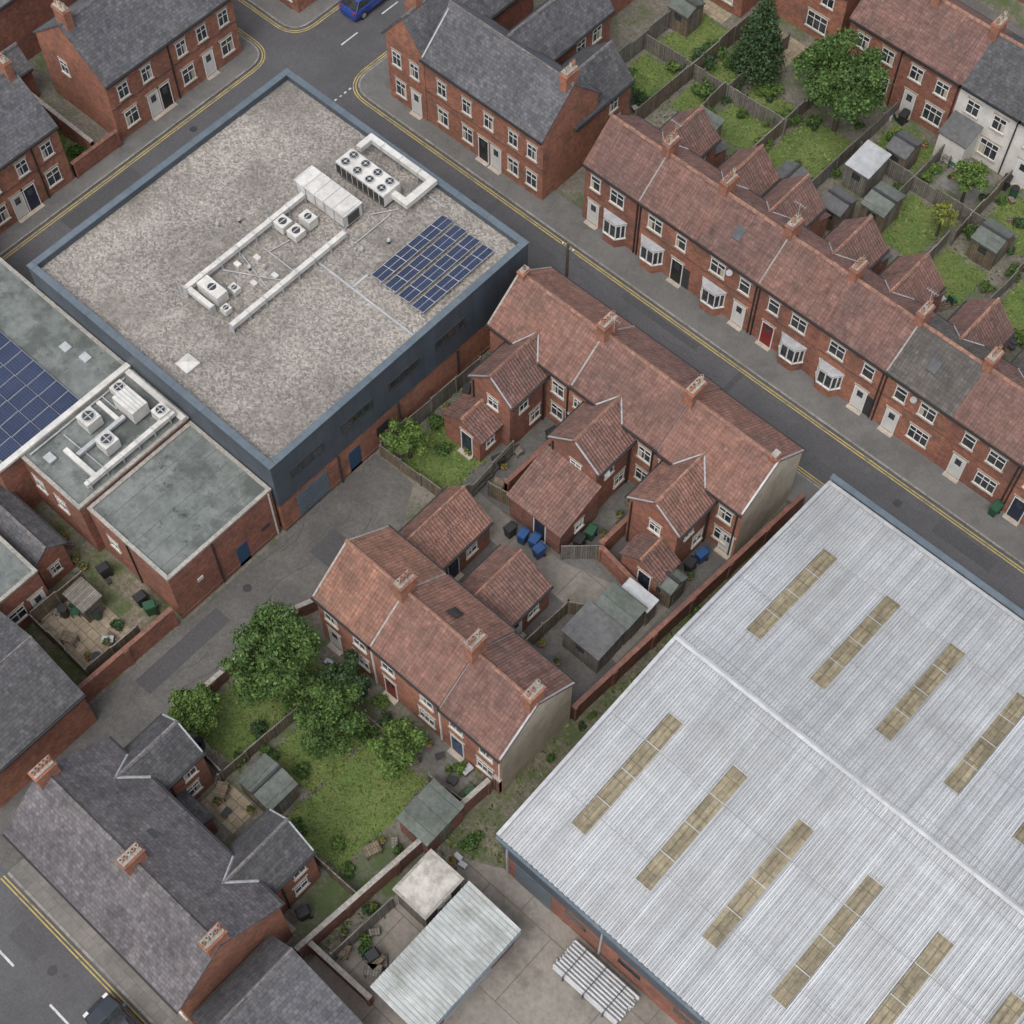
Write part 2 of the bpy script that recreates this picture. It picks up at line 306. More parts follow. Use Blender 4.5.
def dish(o,W,s,z):
    (ox,oy),(tx,ty),(nx,ny)=W; x=ox+s*tx+.3*nx; y=oy+s*ty+.3*ny
    o.tube('satellite_dish',darkm,(ox+s*tx,oy+s*ty,z),(x,y,z+.1),.02); o.tube('satellite_dish',galv,(x,y,z+.1),(x+.03,y-.04,z+.13),.22,.2,n=12)
def dpipe(o,W,s,z1,mat=None): o.ob('gutters',mat or blackP,W,s-.04,s+.04,.01,.09,.05,z1)
# ------------------------------------------------------------ ground
def fil(pts,r,n=7):
    out=[pts[0]]
    for i in range(1,len(pts)-1):
        a,b,c=[np.array(p,float) for p in pts[i-1:i+2]]
        u=(a-b)/np.linalg.norm(a-b); v=(c-b)/np.linalg.norm(c-b)
        p=b+u*r; q=b+v*r
        for k in range(n+1):
            t=k/n; out.append(tuple((1-t)**2*p+2*t*(1-t)*b+t*t*q))
    out.append(pts[-1]); return out
def offs(pts,d):
    out=[]
    for i,p in enumerate(pts):
        a=np.array(pts[max(i-1,0)]); b=np.array(pts[min(i+1,len(pts)-1)]); t=(b-a)/np.linalg.norm(b-a)
        out.append((p[0]-t[1]*d,p[1]+t[0]*d))
    return out
def ribbon(o,part,mat,pts,d0,d1,z0,z1):
    A=offs(pts,d0);B=offs(pts,d1)
    for i in range(len(pts)-1):
        q=[A[i],A[i+1],B[i+1],B[i]]
        if z1>z0+.01: o.hexa(part,mat,[(x,y,z0) for x,y in q],[(x,y,z1) for x,y in q])
        else: o.add(part,mat,[(x,y,z1) for x,y in q],[(0,1,2,3)])
def sheet(name,mat,pts,z):
    o=O(name); o.add('s',mat,[(x,y,z) for x,y in pts],[tuple(range(len(pts)))]); return o.done()
def rect(x0,x1,y0,y1): return [(x0,y0),(x1,y0),(x1,y1),(x0,y1)]
sheet('ground',groundM,rect(-900,900,-900,900),0)
sheet('road',asphalt,rect(-61,60,46.9,50.7),.004)
sheet('road',asphalt,rect(-67.2,-61,-60,160),.008)
sheet('road',asphalt,rect(-140,-67.2,48.9,51.6),.004)
sheet('road',asphalt,rect(-160,80,-6,.5),.004)
for (cx,cy,sx,sy) in ((-61,46.9,1,-1),(-61,50.7,1,1),(-67.2,48.9,-1,-1),(-67.2,51.6,-1,1)):
    sheet('road',asphalt,[(cx,cy),(cx+sx*1.7,cy),(cx+sx*.5,cy+sy*.5),(cx,cy+sy*1.7)],.012)
sheet('alley_road',asphalt2,[(-39.6,.5),(-35.6,.5),(-35.5,13),(-35.2,22.6),(-34.0,23.2),(-33.6,27),(-36.2,31.2),(-39.3,31.2)],.006)
sheet('yard',concrete,[(-20.2,.6),(60,.6),(60,17.85),(-16.7,17.85),(-19.4,16.5),(-20.8,8)],.005)
sheet('earth_strip',dirt,[(-20.1,16.6),(-16.7,17.9),(-16.7,45.2),(-18.6,45.2),(-19.8,26)],.009)
sheet('courtyard',asphalt2,[(-33.5,27),(-19.8,26.5),(-19.2,39.9),(-38.3,39.9),(-38.3,36),(-33.6,33)],.007)
sheet('courtyard_path',concrete,[(-33,31.6),(-24,31.3),(-20,30.5),(-20,35),(-26.5,33.2),(-33.5,33.4)],.011)
sheet('garden_patio',sandst,rect(-45.2,-40.7,10.6,13.9),.008)
sheet('backyard',dirt,rect(-50,-40.1,3,16.2),.004)
K1=fil([(-61,140),(-61,50.7),(60,50.7)],1.8)
K2=fil([(-61,-60),(-61,46.9),(60,46.9)],1.8)
K3=fil([(-67.2,-60),(-67.2,48.9),(-140,48.9)],1.6)
K4=fil([(-140,51.6),(-67.2,51.6),(-67.2,140)],1.6)
def pave(k,back,mat=paving):
    o=O('pavement'); o.prism('slabs',mat,k+back,0,.11); o.done()
pave(K1,[(60,53.2),(-57.9,53.2),(-57.9,140)],tarpave); pave(K2,[(60,45),(-59,45),(-59,-60)],tarpave)
pave(K3,[(-140,47),(-69,47),(-69,-60)],tarpave); pave(K4,[(-69,140),(-69,53),(-140,53)],tarpave)
pave([(-35.5,.5),(-20.3,.5),(-20.3,2.2),(-35.5,2.2)],[]); pave([(-90,.5),(-39.7,.5),(-39.7,2.4),(-90,2.4)],[])
kb=O('kerb')
for k in (K1,K2,K3,K4): ribbon(kb,'kerb',kerbM,k,-.06,.07,0,.122)
kb.box('kerb',kerbM,-35.5,-20.3,.42,.56,0,.125); kb.box('kerb',kerbM,-90,-39.7,.42,.56,0,.125)
kb.done()
yl=O('double_yellow_lines')
for k in (K1,K2,K3,K4):
    sd=1 if k is K2 else -1
    for a in (.2,.37): ribbon(yl,'lines',yellow,k,sd*a,sd*(a+.075),.0165,.0165)
for a in (.15,.33): yl.add('lines',yellow,[(x,y,.0165) for x,y in rect(-35.6,-20,.42-a-.075,.42-a)],[(0,1,2,3)])
yl.done()
wl=O('white_road_markings')
for i in range(14): wl.add('lines',whitep,[(x,y,.0165) for x,y in rect(-60+i*5.2,-57.6+i*5.2,-2.42,-2.3)],[(0,1,2,3)])
for i in range(12): wl.add('lines',whitep,[(x,y,.0165) for x,y in rect(-64.2,-64.1,53+i*4,54.6+i*4)],[(0,1,2,3)])
for i in range(8): wl.add('lines',whitep,[(x,y,.0165) for x,y in rect(-60.9,-60.78,47.3+i*.45,47.5+i*.45)],[(0,1,2,3)])
wl.done()
rp=O('road_repairs')
for x0,x1,y0,y1 in ((-52,-50.7,47.6,48.6),(-36,-30,49.6,50.1),(-20,-17.5,47.7,48.5),(-66.6,-65.5,30,36),(-12,-8,49,50),(-38.8,-37.6,12,18),(-33,-31,-1.6,-.6),(-45,-41,48.9,49.3),(-27,-26.6,47.2,50.4),(-37.5,-35.8,24,26),(-47,-46.5,47.2,50.4)):
    rp.add('r',patchM,[(x,y,.0145) for x,y in rect(x0,x1,y0,y1)],[(0,1,2,3)])
for x,y in ((-47.9,48.9),(-28,48.4),(-14.5,49.2),(-66,41),(-38.4,20),(-30,-1.2)): rp.cyl('m',darkm,x,y,.0,.019,.26,n=14)
for k in range(16):
    x=random.uniform(-58,-8); y=random.uniform(47.3,50.3); pts=[(x,y)]
    for j in range(7): x+=random.uniform(.2,.6); y+=random.uniform(-.18,.18); pts.append((x,min(max(y,47.1),50.5)))
    ribbon(rp,'c',patchM,pts,-.02,.03,.0152,.0152)
for k in range(9):
    x=random.uniform(-39,-36); y=random.uniform(4,26); pts=[(x,y)]
    for j in range(7): y+=random.uniform(.2,.6); x+=random.uniform(-.2,.2); pts.append((min(max(x,-39.3),-35.8),y))
    ribbon(rp,'c',patchM,pts,-.02,.03,.0152,.0152)
rp.done()
# ------------------------------------------------------------ commercial building with gravel roof
def gravel_building():
    o=O('commercial_building'); x0,x1,y0,y1=-59.6,-39.35,23.95,44.65
    o.box('brick_base',brick2,x0+.06,x1-.06,y0+.06,y1-.06,0,3.0)
    o.box('cladding',clad,x0,x1,y0,y1,3.0,6.7)
    for a,b,c,d in ((x0,x1,y0,y0+.34),(x0,x1,y1-.34,y1),(x0,x0+.34,y0+.34,y1-.34),(x1-.34,x1,y0+.34,y1-.34)):
        o.box('parapet',clad,a,b,c,d,6.7,7.15)
    for a,b,c,d in ((x0-.05,x1+.05,y0-.05,y0+.38),(x0-.05,x1+.05,y1-.38,y1+.05),(x0-.05,x0+.38,y0+.38,y1-.38),(x1-.38,x1+.05,y0+.38,y1-.38)):
        o.box('parapet_capping',capM,a,b,c,d,7.15,7.22)
    for i in range(9):
        q=y0+.4+i*2.45; o.box('parapet_capping',clad,x1-.385,x1+.055,q,q+.03,7.17,7.225); o.box('parapet_capping',clad,x0-.055,x0+.385,q,q+.03,7.17,7.225)
        q=x0+.4+i*2.4; o.box('parapet_capping',clad,q,q+.03,y0-.055,y0+.385,7.17,7.225); o.box('parapet_capping',clad,q,q+.03,y1-.385,y1+.055,7.17,7.225)
    o.add('gravel_roof',gravel,[(a,b,6.71) for a,b in rect(x0+.34,x1-.34,y0+.34,y1-.34)],[(0,1,2,3)])
    W=FX(x1,1)
    for s in (26.4,30.3,34.1,37.9):
        o.ob('glass',glass,W,s-1.15,s+1.15,-.03,.02,4.75,5.4)
        o.ob('window_frames',darkm,W,s-1.25,s+1.25,-.03,.05,5.4,5.5); o.ob('window_frames',darkm,W,s-1.25,s+1.25,-.03,.05,4.65,4.75)
        for q in (-1.2,-.4,.4,1.2): o.ob('window_frames',darkm,W,s+q-.05,s+q+.05,-.03,.045,4.75,5.4)
    W=FX(x1-.06,1)
    o.ob('doors',capM,W,25.2,27.6,-.05,.03,.05,2.5)
    for i in range(12): o.ob('doors',capM,W,25.2,27.6,.03,.05,.1+i*.2,.18+i*.2)
    o.ob('doors',doors[4],W,29.3,30.2,-.05,.03,.05,2.1)
    o.ob('doors',darkm,W,31.6,32.6,-.05,.02,1.2,2.1)
    o.ob('brick_base',brick3,W,24.01,44.5,0,.03,0,.3)
    for s in (28.5,33.4,38.4): o.ob('downpipe',darkm,W,s-.05,s+.05,.07,.16,0,3.0)
    o.box('roof_kerb',galv,-47.7,-39.8,35.55,35.67,6.7,6.8)
    o.box('roof_kerb',galv,-44.95,-44.8,35.72,36.9,6.7,6.78)
    def duct(a,b,c,d,z=7.1,h=.32):
        o.box('duct',whitem,a,b,c,d,z,z+h)
        L=max(b-a,d-c); n=int(L/1.2)
        for i in range(n+1):
            if d-c>b-a: q=c+(d-c)*i/n; o.box('duct',galv,a-.04,b+.04,q-.03,q+.03,6.72,z+h+.03)
            else: q=a+(b-a)*i/n; o.box('duct',galv,q-.03,q+.03,c-.04,d+.04,6.72,z+h+.03)
    duct(-51.7,-51.38,28.9,38.3); duct(-47.85,-47.53,28.9,37.9); duct(-51.38,-49.4,28.9,29.2)
    o.box('duct',whitem,-51.7,-46.2,43.8,44.2,7.3,7.65); o.box('duct',whitem,-46.7,-46.2,41.6,43.8,7.3,7.65); o.box('duct',whitem,-51.7,-51.3,42.9,43.8,7.3,7.65)
    o.box('duct',whitem,-47.8,-46.7,41.6,42.0,7.3,7.65)
    for q in (-50.5,-49,-47.5): o.box('duct',galv,q,q+.06,43.77,44.23,6.72,7.68)
    o.box('air_handling_unit',whitem,-52.2,-48.1,38.35,39.75,6.95,8.0); o.box('air_handling_unit',whitem,-52.26,-48.04,38.29,39.81,8.0,8.05)
    for i in range(6): o.box('air_handling_unit',galv,-52.2+.8*i,-52.16+.8*i,38.31,39.79,8.0,8.07); o.box('air_handling_unit',galv,-52.2+.8*i+.02,-52.2+.8*i+.06,38.3,38.36,7.0,7.95)
    o.box('air_handling_unit',darkm,-48.1,-48.05,38.6,39.5,7.1,7.8)
    o.box('air_handling_unit',darkm,-52.1,-48.2,38.5,39.6,6.72,6.95)
    o.box('condenser',whitem,-51.5,-47.5,41.0,42.4,7.0,7.95)
    for i in range(4):
        for j in range(2):
            x=-51.0+i; y=41.36+j*.69
            o.cyl('condenser',galv,x,y,7.95,8.03,.3,n=16); o.cyl('condenser',darkm,x,y,8.03,8.04,.25,n=16); o.cyl('condenser',whitem,x,y,8.04,8.06,.07,n=8)
            for a in (0,1.57): o.tube('condenser',galv,(x-.27*math.cos(a),y-.27*math.sin(a),8.06),(x+.27*math.cos(a),y+.27*math.sin(a),8.06),.015,n=4)
    for i in range(9): o.box('condenser',darkm,-51.45+i*.45,-51.1+i*.45,40.96,41.0,7.1,7.8)
    o.box('condenser',darkm,-51.4,-47.6,41.1,42.3,6.72,7.0)
    for x,y,w,d,h in ((-50.3,29.9,1.7,.8,.9),(-50.9,36.0,.8,.8,.7),(-49.9,36.1,.8,.8,.6),(-50.0,37.2,.9,.7,.8),(-49.6,30.9,.6,.5,.5),(-48.9,29.6,.5,.5,.5)):
        o.box('fan_unit',whitem,x-w/2,x+w/2,y-d/2,y+d/2,6.85,6.75+h); o.cyl('fan_unit',darkm,x,y,6.75+h,6.78+h,min(w,d)*.32,n=12); o.box('fan_unit',galv,x-.03,x+.03,y-.3,y+.3,6.781+h,6.79+h); o.box('fan_unit',darkm,x-w/2+.08,x+w/2-.08,y-d/2+.08,y+d/2-.08,6.72,6.85)
    for a,b in (((-51.3,31.5,6.8),(-48,33.4,6.8)),((-51.3,33,6.8),(-47.9,32.2,6.8)),((-50.3,34.2,6.8),(-50,35.6,6.8)),((-48.1,34.2,6.8),(-50.6,34.2,6.8)),((-50,38,6.85),(-50,37.4,6.85)),((-47.9,40.1,6.8),(-46.9,41.6,6.8)),((-47,38,6.8),(-47,41,6.8)),((-45,43.5,6.8),(-46.2,43.5,6.8)),((-51.9,29,6.78),(-51.9,38,6.78))):
        o.tube('pipes',galv,a,b,.04)
    for x,y in ((-50.9,32.3),(-49.2,32.0),(-50.4,33.4),(-48.7,33.2)): o.box('vent_box',whitem,x-.2,x+.2,y-.15,y+.15,6.75,6.98)
    o.box('rooflight',galv,-48.4,-47.4,25.2,26.2,6.71,6.9); o.add('rooflight',whitem,[(-48.4,25.2,6.9),(-47.4,25.2,6.9),(-47.4,26.2,6.9),(-48.4,26.2,6.9),(-47.9,25.7,7.1)],[(0,1,4),(1,2,4),(2,3,4),(3,0,4)])
    for i,(x,y) in enumerate(((-53.9,33.5),(-53.2,34.6),(-49.6,33.2),(-50.2,32.6),(-46.3,37.9),(-45.6,39.4))):
        o.cyl('roof_vent',darkm if i%2 else galv,x,y,6.7,7.0,.09,n=8); o.cyl('roof_vent',galv,x,y,7.0,7.1,.14,.1,n=8)
    o.done()
    s=O('solar_panel_array')
    for i in range(4):
        xa=-44.6+i*1.08
        for j in range(6):
            ya=36.95+j*1.0
            s.slab('panels',pvM,(xa,ya+.02,6.92),(xa+.88,ya+.02,7.08),(xa+.88,ya+.97,7.08),(xa,ya+.97,6.92),.035)
            for yy in (ya,ya+.97): s.slab('frames',galv,(xa-.01,yy-.0,6.925),(xa+.89,yy-.0,7.085),(xa+.89,yy+.02,7.085),(xa-.01,yy+.02,6.925),.04)
        for xx,z in ((xa-.03,6.922),(xa+.88,7.082),(xa+.43,7.003)): s.box('frames',galv,xx,xx+.025,36.94,42.95,z-.04,z+.004)
        s.box('supports',galv,xa+.7,xa+.76,36.9,43,6.72,6.98)
    s.done()
gravel_building()
# ------------------------------------------------------------ flat-roofed block at left
def flatblock(o,x0,x1,y0,y1,z,wall=brick,roof=felt,cap=cement,ph=.14,pw=.18):
    o.box('walls',wall,x0,x1,y0,y1,0,z)
    for a,b,c,d in ((x0-.04,x1+.04,y0-.04,y0+pw),(x0-.04,x1+.04,y1-pw,y1+.04),(x0-.04,x0+pw,y0+pw,y1-pw),(x1-pw,x1+.04,y0+pw,y1-pw)):
        o.box('coping',cap,a,b,c,d,z-.02,z+ph)
    o.add('roof_felt',roof,[(a,b,z+.03) for a,b in rect(x0+pw,x1-pw,y0+pw,y1-pw)],[(0,1,2,3)])
def left_block():
    o=O('flat_roofed_workshop')
    flatblock(o,-85,-51.35,14.4,23.85,5.1); flatblock(o,-51.3,-46.3,15.9,23.85,5.0)
    o.box('gutter',whitem,-51.48,-51.12,14.4,23.9,5.25,5.42)
    o.box('gutter',whitem,-51.1,-46.3,23.4,23.75,5.15,5.3)
    W=FY(15.9,-1)
    for s in (-50.3,-48.4): win(o,W,s,2.6,.9,1.1)
    def unit(x,y,w,d,h,fan=True):
        o.box('fan_unit',whitem,x-w/2,x+w/2,y-d/2,y+d/2,5.2,5.2+h)
        if fan: o.cyl('fan_unit',galv,x,y,5.2+h,5.26+h,min(w,d)*.4,n=14); o.cyl('fan_unit',darkm,x,y,5.26+h,5.27+h,min(w,d)*.33,n=14); o.box('fan_unit',galv,x-.03,x+.03,y-.3,y+.3,5.271+h,5.28+h); o.box('fan_unit',galv,x-.3,x+.3,y-.03,y+.03,5.281+h,5.29+h)
        else:
            for i in range(4): o.box('fan_unit',galv,x-w/2,x+w/2,y-d/2+.2+i*.22,y-d/2+.24+i*.22,5.2+h,5.23+h)
        o.box('fan_unit',darkm,x-w/2+.1,x+w/2-.1,y-d/2+.1,y+d/2-.1,5.04,5.2)
    unit(-49.9,19.9,1.0,1.0,.8); unit(-48.0,19.6,.95,.95,.8); unit(-48.9,22.1,1.7,1.1,1.0,False); unit(-47.3,22.9,.8,.8,.7); unit(-50.3,22.4,.8,.8,.5)
    o.box('duct',whitem,-47.0,-46.7,17.0,23.4,5.4,5.7); o.box('duct',whitem,-49.5,-47.0,17.6,17.9,5.35,5.6); o.box('duct',galv,-48.9,-48.65,18,21.4,5.3,5.5); o.box('duct',whitem,-50.6,-48.9,20.9,21.15,5.3,5.5)
    for i in range(6): o.box('duct',galv,-47.04,-46.66,17.2+i*1.15,17.26+i*1.15,5.05,5.73)
    o.tube('pipes',galv,(-50.9,16.3,5.15),(-50.9,23.2,5.15),.05); o.tube('pipes',galv,(-50.5,18.4,5.2),(-47.2,18.5,5.2),.04); o.tube('pipes',galv,(-50.8,21.5,5.2),(-49.6,21.5,5.2),.04)
    for x,y in ((-49.9,16.9),(-53.6,22.6),(-55,22.3)): o.box('rooflight',galv,x-.3,x+.3,y-.25,y+.25,5.1,5.26)
    o.done()
    s=O('solar_panel_array')
    for i in range(9):
        for j in range(4):
            xa=-60.6+i*1.02; ya=14.95+j*1.38
            s.slab('panels',pvM,(xa,ya,5.3),(xa+.97,ya,5.3),(xa+.97,ya+1.32,5.38),(xa,ya+1.32,5.38),.035)
            s.slab('frames',galv,(xa-.03,ya,5.31),(xa-.005,ya,5.31),(xa-.005,ya+1.32,5.39),(xa-.03,ya+1.32,5.39),.05)
    for j in range(5): s.box('frames',galv,-60.6,-51.5,14.91+j*1.38,14.935+j*1.38,5.26,5.33)
    s.done()
    b=O('flat_roofed_brick_building'); flatblock(b,-46.15,-39.65,16.3,23.85,4.7,wall=brick)
    W=FX(-39.65,1); b.ob('doors',doors[4],W,20.7,21.5,-.05,.03,.02,2.05); b.ob('doors',darkm,W,22.6,23.2,-.05,.04,1.6,1.9)
    b.ob('window_frames',whitem,W,17.9,18.3,-.05,.06,2.2,2.5); dpipe(b,W,19.4,4.6); dpipe(b,W,23.6,4.6,whitem); b.ob('walls',brick3,W,16.3,23.8,0,.03,0,.35)
    W=FY(16.3,-1); win(b,W,-44.6,2.2,.8,.9); dpipe(b,W,-43,4.6)
    for i in range(6): b.box('felt_laps',sheddark,-46.0+i*1.1,-45.96+i*1.1,16.5,23.6,4.73,4.736)
    b.done()
    c=O('flat_roofed_brick_building'); flatblock(c,-60,-45.7,8.9,12.1,3.9)
    W=FX(-45.7,1); win(c,W,10.0,1.2,1.1,1.1); door(c,W,11.4,doors[0]); c.done()
    d=O('brick_house'); gable(d,-46.4,-38.55,2.4,9.1,3.9,5.9,'y',-41.8,brick2,slateD,rm=ridgeG); win(d,FY(9.1,1),-41,1.2,.9,1.1); d.done()
    e=O('brick_outbuilding'); gable(e,-52,-46.6,12.4,14.3,2.9,3.7,'x',None,brick,slate,rm=ridgeG); win(e,FX(-46.6,1),13.3,1.0,.7,.8); e.done()
left_block()
# ------------------------------------------------------------ industrial shed
def big_shed():
    o=O('industrial_shed'); x0,x1=-16.85,26.0; y0,y1,yr=17.75,44.3,31.0; ez,rz=5.7,7.1
    o.box('walls',brick,x0+.1,x1,y0+.1,y1,0,2.9)
    o.add('walls',clad,[(x0+.05,y0+.05,2.9),(x0+.05,y1,2.9),(x0+.05,y1,ez),(x0+.05,yr,rz),(x0+.05,y0+.05,ez)],[(0,1,2,3,4)])
    o.add('walls',clad,[(x0+.05,y0+.05,2.9),(x1,y0+.05,2.9),(x1,y0+.05,ez),(x0+.05,y0+.05,ez)],[(0,1,2,3)])
    o.add('walls',brick,[(x0,y1,0),(x1,y1,0),(x1,y1,6.1),(x0,y1,6.1)],[(0,1,2,3)])
    for (ya,za,yb,zb) in ((y0-.15,ez,yr,rz),(yr,rz,y1,ez)):
        v=[]; x=x0-.1; prof=[(0,0),(.17,0),(.215,.1),(.285,.1)]; xs=[]
        while x<x1:
            for dx,dz in prof: xs.append((x+dx,dz))
            x+=.33
        n=len(xs)
        for (y,z) in ((ya,za),(yb,zb)): v+=[(a,y,z+b+.04) for a,b in xs]
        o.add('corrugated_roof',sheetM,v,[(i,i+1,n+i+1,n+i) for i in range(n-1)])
    for s in (-1,1):
        o.slab('ridge_cap',galv,(x0-.12,yr+s*.17,rz+.14),(x1,yr+s*.17,rz+.14),(x1,yr,rz+.18),(x0-.12,yr,rz+.18),.02)
    for (ya,za,yb,zb) in ((y0-.15,ez,yr,rz),(y1,ez,yr,rz)):
        o.slab('verge_trim',galv,(x0-.2,ya,za+.16),(x0+.0,ya,za+.16),(x0+.0,yb,zb+.16),(x0-.2,yb,zb+.16),.28)
        for t in (.3,.62):
            y=ya+(yb-ya)*t; z=za+(zb-za)*t; dz=.03*(zb-za)/abs(yb-ya)*(1 if yb>ya else -1)
            o.slab('sheet_laps',galv,(x0,y,z+.145),(x1,y,z+.145),(x1,y+.03,z+.145+dz),(x0,y+.03,z+.145+dz),.012)
    o.box('gutter',capM,x0-.1,x1,y0-.32,y0-.16,ez-.15,ez+.03)
    zz=lambda y: ez+.16+(y-y0+.15)*(rz-ez)/(yr-y0+.15) if y<yr else rz+.16-(y-yr)*(rz-ez)/(y1-yr)
    for i in range(10):
        x=-14.2+i*4.04
        for ya,yb in ((20.35,27.7),(33.8,40.6)):
            o.slab('rooflights',grp,(x-.42,ya,zz(ya)),(x+.46,ya,zz(ya)),(x+.46,yb,zz(yb)),(x-.42,yb,zz(yb)),.05)
            for j in range(5):
                y=ya+(yb-ya)*j/4-.02
                o.slab('rooflights',galv,(x-.43,y,zz(y)+.012),(x+.47,y,zz(y)+.012),(x+.47,y+.04,zz(y+.04)+.012),(x-.43,y+.04,zz(y+.04)+.012),.02)
    o.box('parapet',capM,x0-.15,x1,y1,y1+.28,5.95,6.2); o.box('parapet',galv,x0-.15,x1,y1-.2,y1-.001,5.7,6.0)
    o.box('parapet',capM,x0-.2,x1,y1+.001,y1+.33,6.2,6.25)
    W=FY(y0+.1,-1)
    o.ob('doors',capM,W,-16.0,-13.6,-.05,.03,0,2.7)
    for s in (-12,-8.5,-5): o.ob('glass',glass,W,s-.7,s+.7,-.05,.02,1.6,2.3)
    for s in (-16.5,-10.3,-4.1): o.ob('gutter',galv,W,s-.05,s+.05,.02,.12,0,5.5)
    o.done()
big_shed()
# ------------------------------------------------------------ right-hand terrace row
def rr_row():
    xs=[-41.9,-37.5,-33.1,-28.3,-23.7,-19.1,-14.5,-9.9,-5.3,-.7,3.9,8.5]
    roofs=[tileC,tileB,tileC,tileB,tileC,tileD,tileC,tileD,tileC,tileD,tileB,tileC]
    dcol=[0,3,0,2,0,0,0,1,0,2,0,3]
    D=[(-41.05,-39.25,1),(-34.2,-36.2,1),(-29.3,-31.3,1),(-27.1,-25.2,1),(-20.2,-22.4,1),(-17.9,-16.0,0),(-13.2,-11.3,0)]
    wingx=[-38.9,-34.2,-30.7,-26.0,-21.9,-17.0,-12.6,-8,-3.6,1,5,10]
    for i in range(11):
        x0,x1=xs[i],xs[i+1]; o=O('terraced_house'); wl=brick2 if i%3 else brick
        rf=roofs[i]
        gable(o,x0,x1,52.8,57.6,5.4,7.5,'x',55.1,wl,rf,ends=(i==0,i==10))
        W=FY(52.8,-1)
        ds,ws,b=D[i] if i<7 else (x0+.9,x0+2.9,i%2)
        door(o,W,ds,doors[dcol[i]])
        if b: bay(o,W,ws,mat=wl)
        else: win(o,W,ws,.95,1.45,1.25,bars=2)
        win(o,W,ws,3.45,1.15,1.2,bars=1); win(o,W,ds+.05,3.45,.78,1.2,bars=0)
        if i in (1,4): o.ob('doors',darkm,W,x1-.75,x1-.1,-.05,.01,.11,1.95)
        dpipe(o,W,x0+.12 if i%2 else x1-.12,5.3)
        if i in (2,5): dish(o,W,(ds+ws)/2,4.6)
        o.ob('lintels',brick3,W,x0,x1,0,.03,2.95,3.08)
        strip(o,'x',x0+.03,52.65,5.28,55.1,7.5,.09,cement if i%2 else brick3,up=.11)
        wx=wingx[i]
        gable(o,wx-1.45,wx+1.45,55.6,60.3,4.8,6.3,'y',wx,wl,[tileC,tileB,tileC,tileC,tileB,tileC,tileD,tileC][i%8],ends=(0,1))
        valley(o,wx-1.45,wx+1.45,4.8,6.3,57.6,5.4,.84,-1,.04)
        win(o,FY(60.3,1),wx,3.2,.9,1.0); win(o,FX(wx+1.45,1),58.8,1.0,.7,1); win(o,FX(wx+1.45,1),58.9,3.3,.6,.8)
        chim(o,x1-.02 if i<10 else x1-.4,55.35,7.0,8.5,.5,1.0,pots=4)
        if i%2==0: aerial(o,x1-.2,55.9,8.2)
        if i in (2,5,8):
            q=55.1-1.2; z=7.5-1.2*2.1/2.3; o.slab('rooflight',glass,(x0+1.8,q-.3,z-.13),(x0+2.4,q-.3,z-.13),(x0+2.4,q+.3,z+.42),(x0+1.8,q+.3,z+.42),.05)
        o.box('walls',wl,wx-1.2,wx+1.2,60.3,62.0,0,2.0); o.slab('roof',sheddark if i%3==0 else rf,(wx-1.3,62.15,2.05),(wx+1.3,62.15,2.05),(wx+1.3,60.32,2.9),(wx-1.3,60.32,2.9),.08)
        o.done()
rr_row()
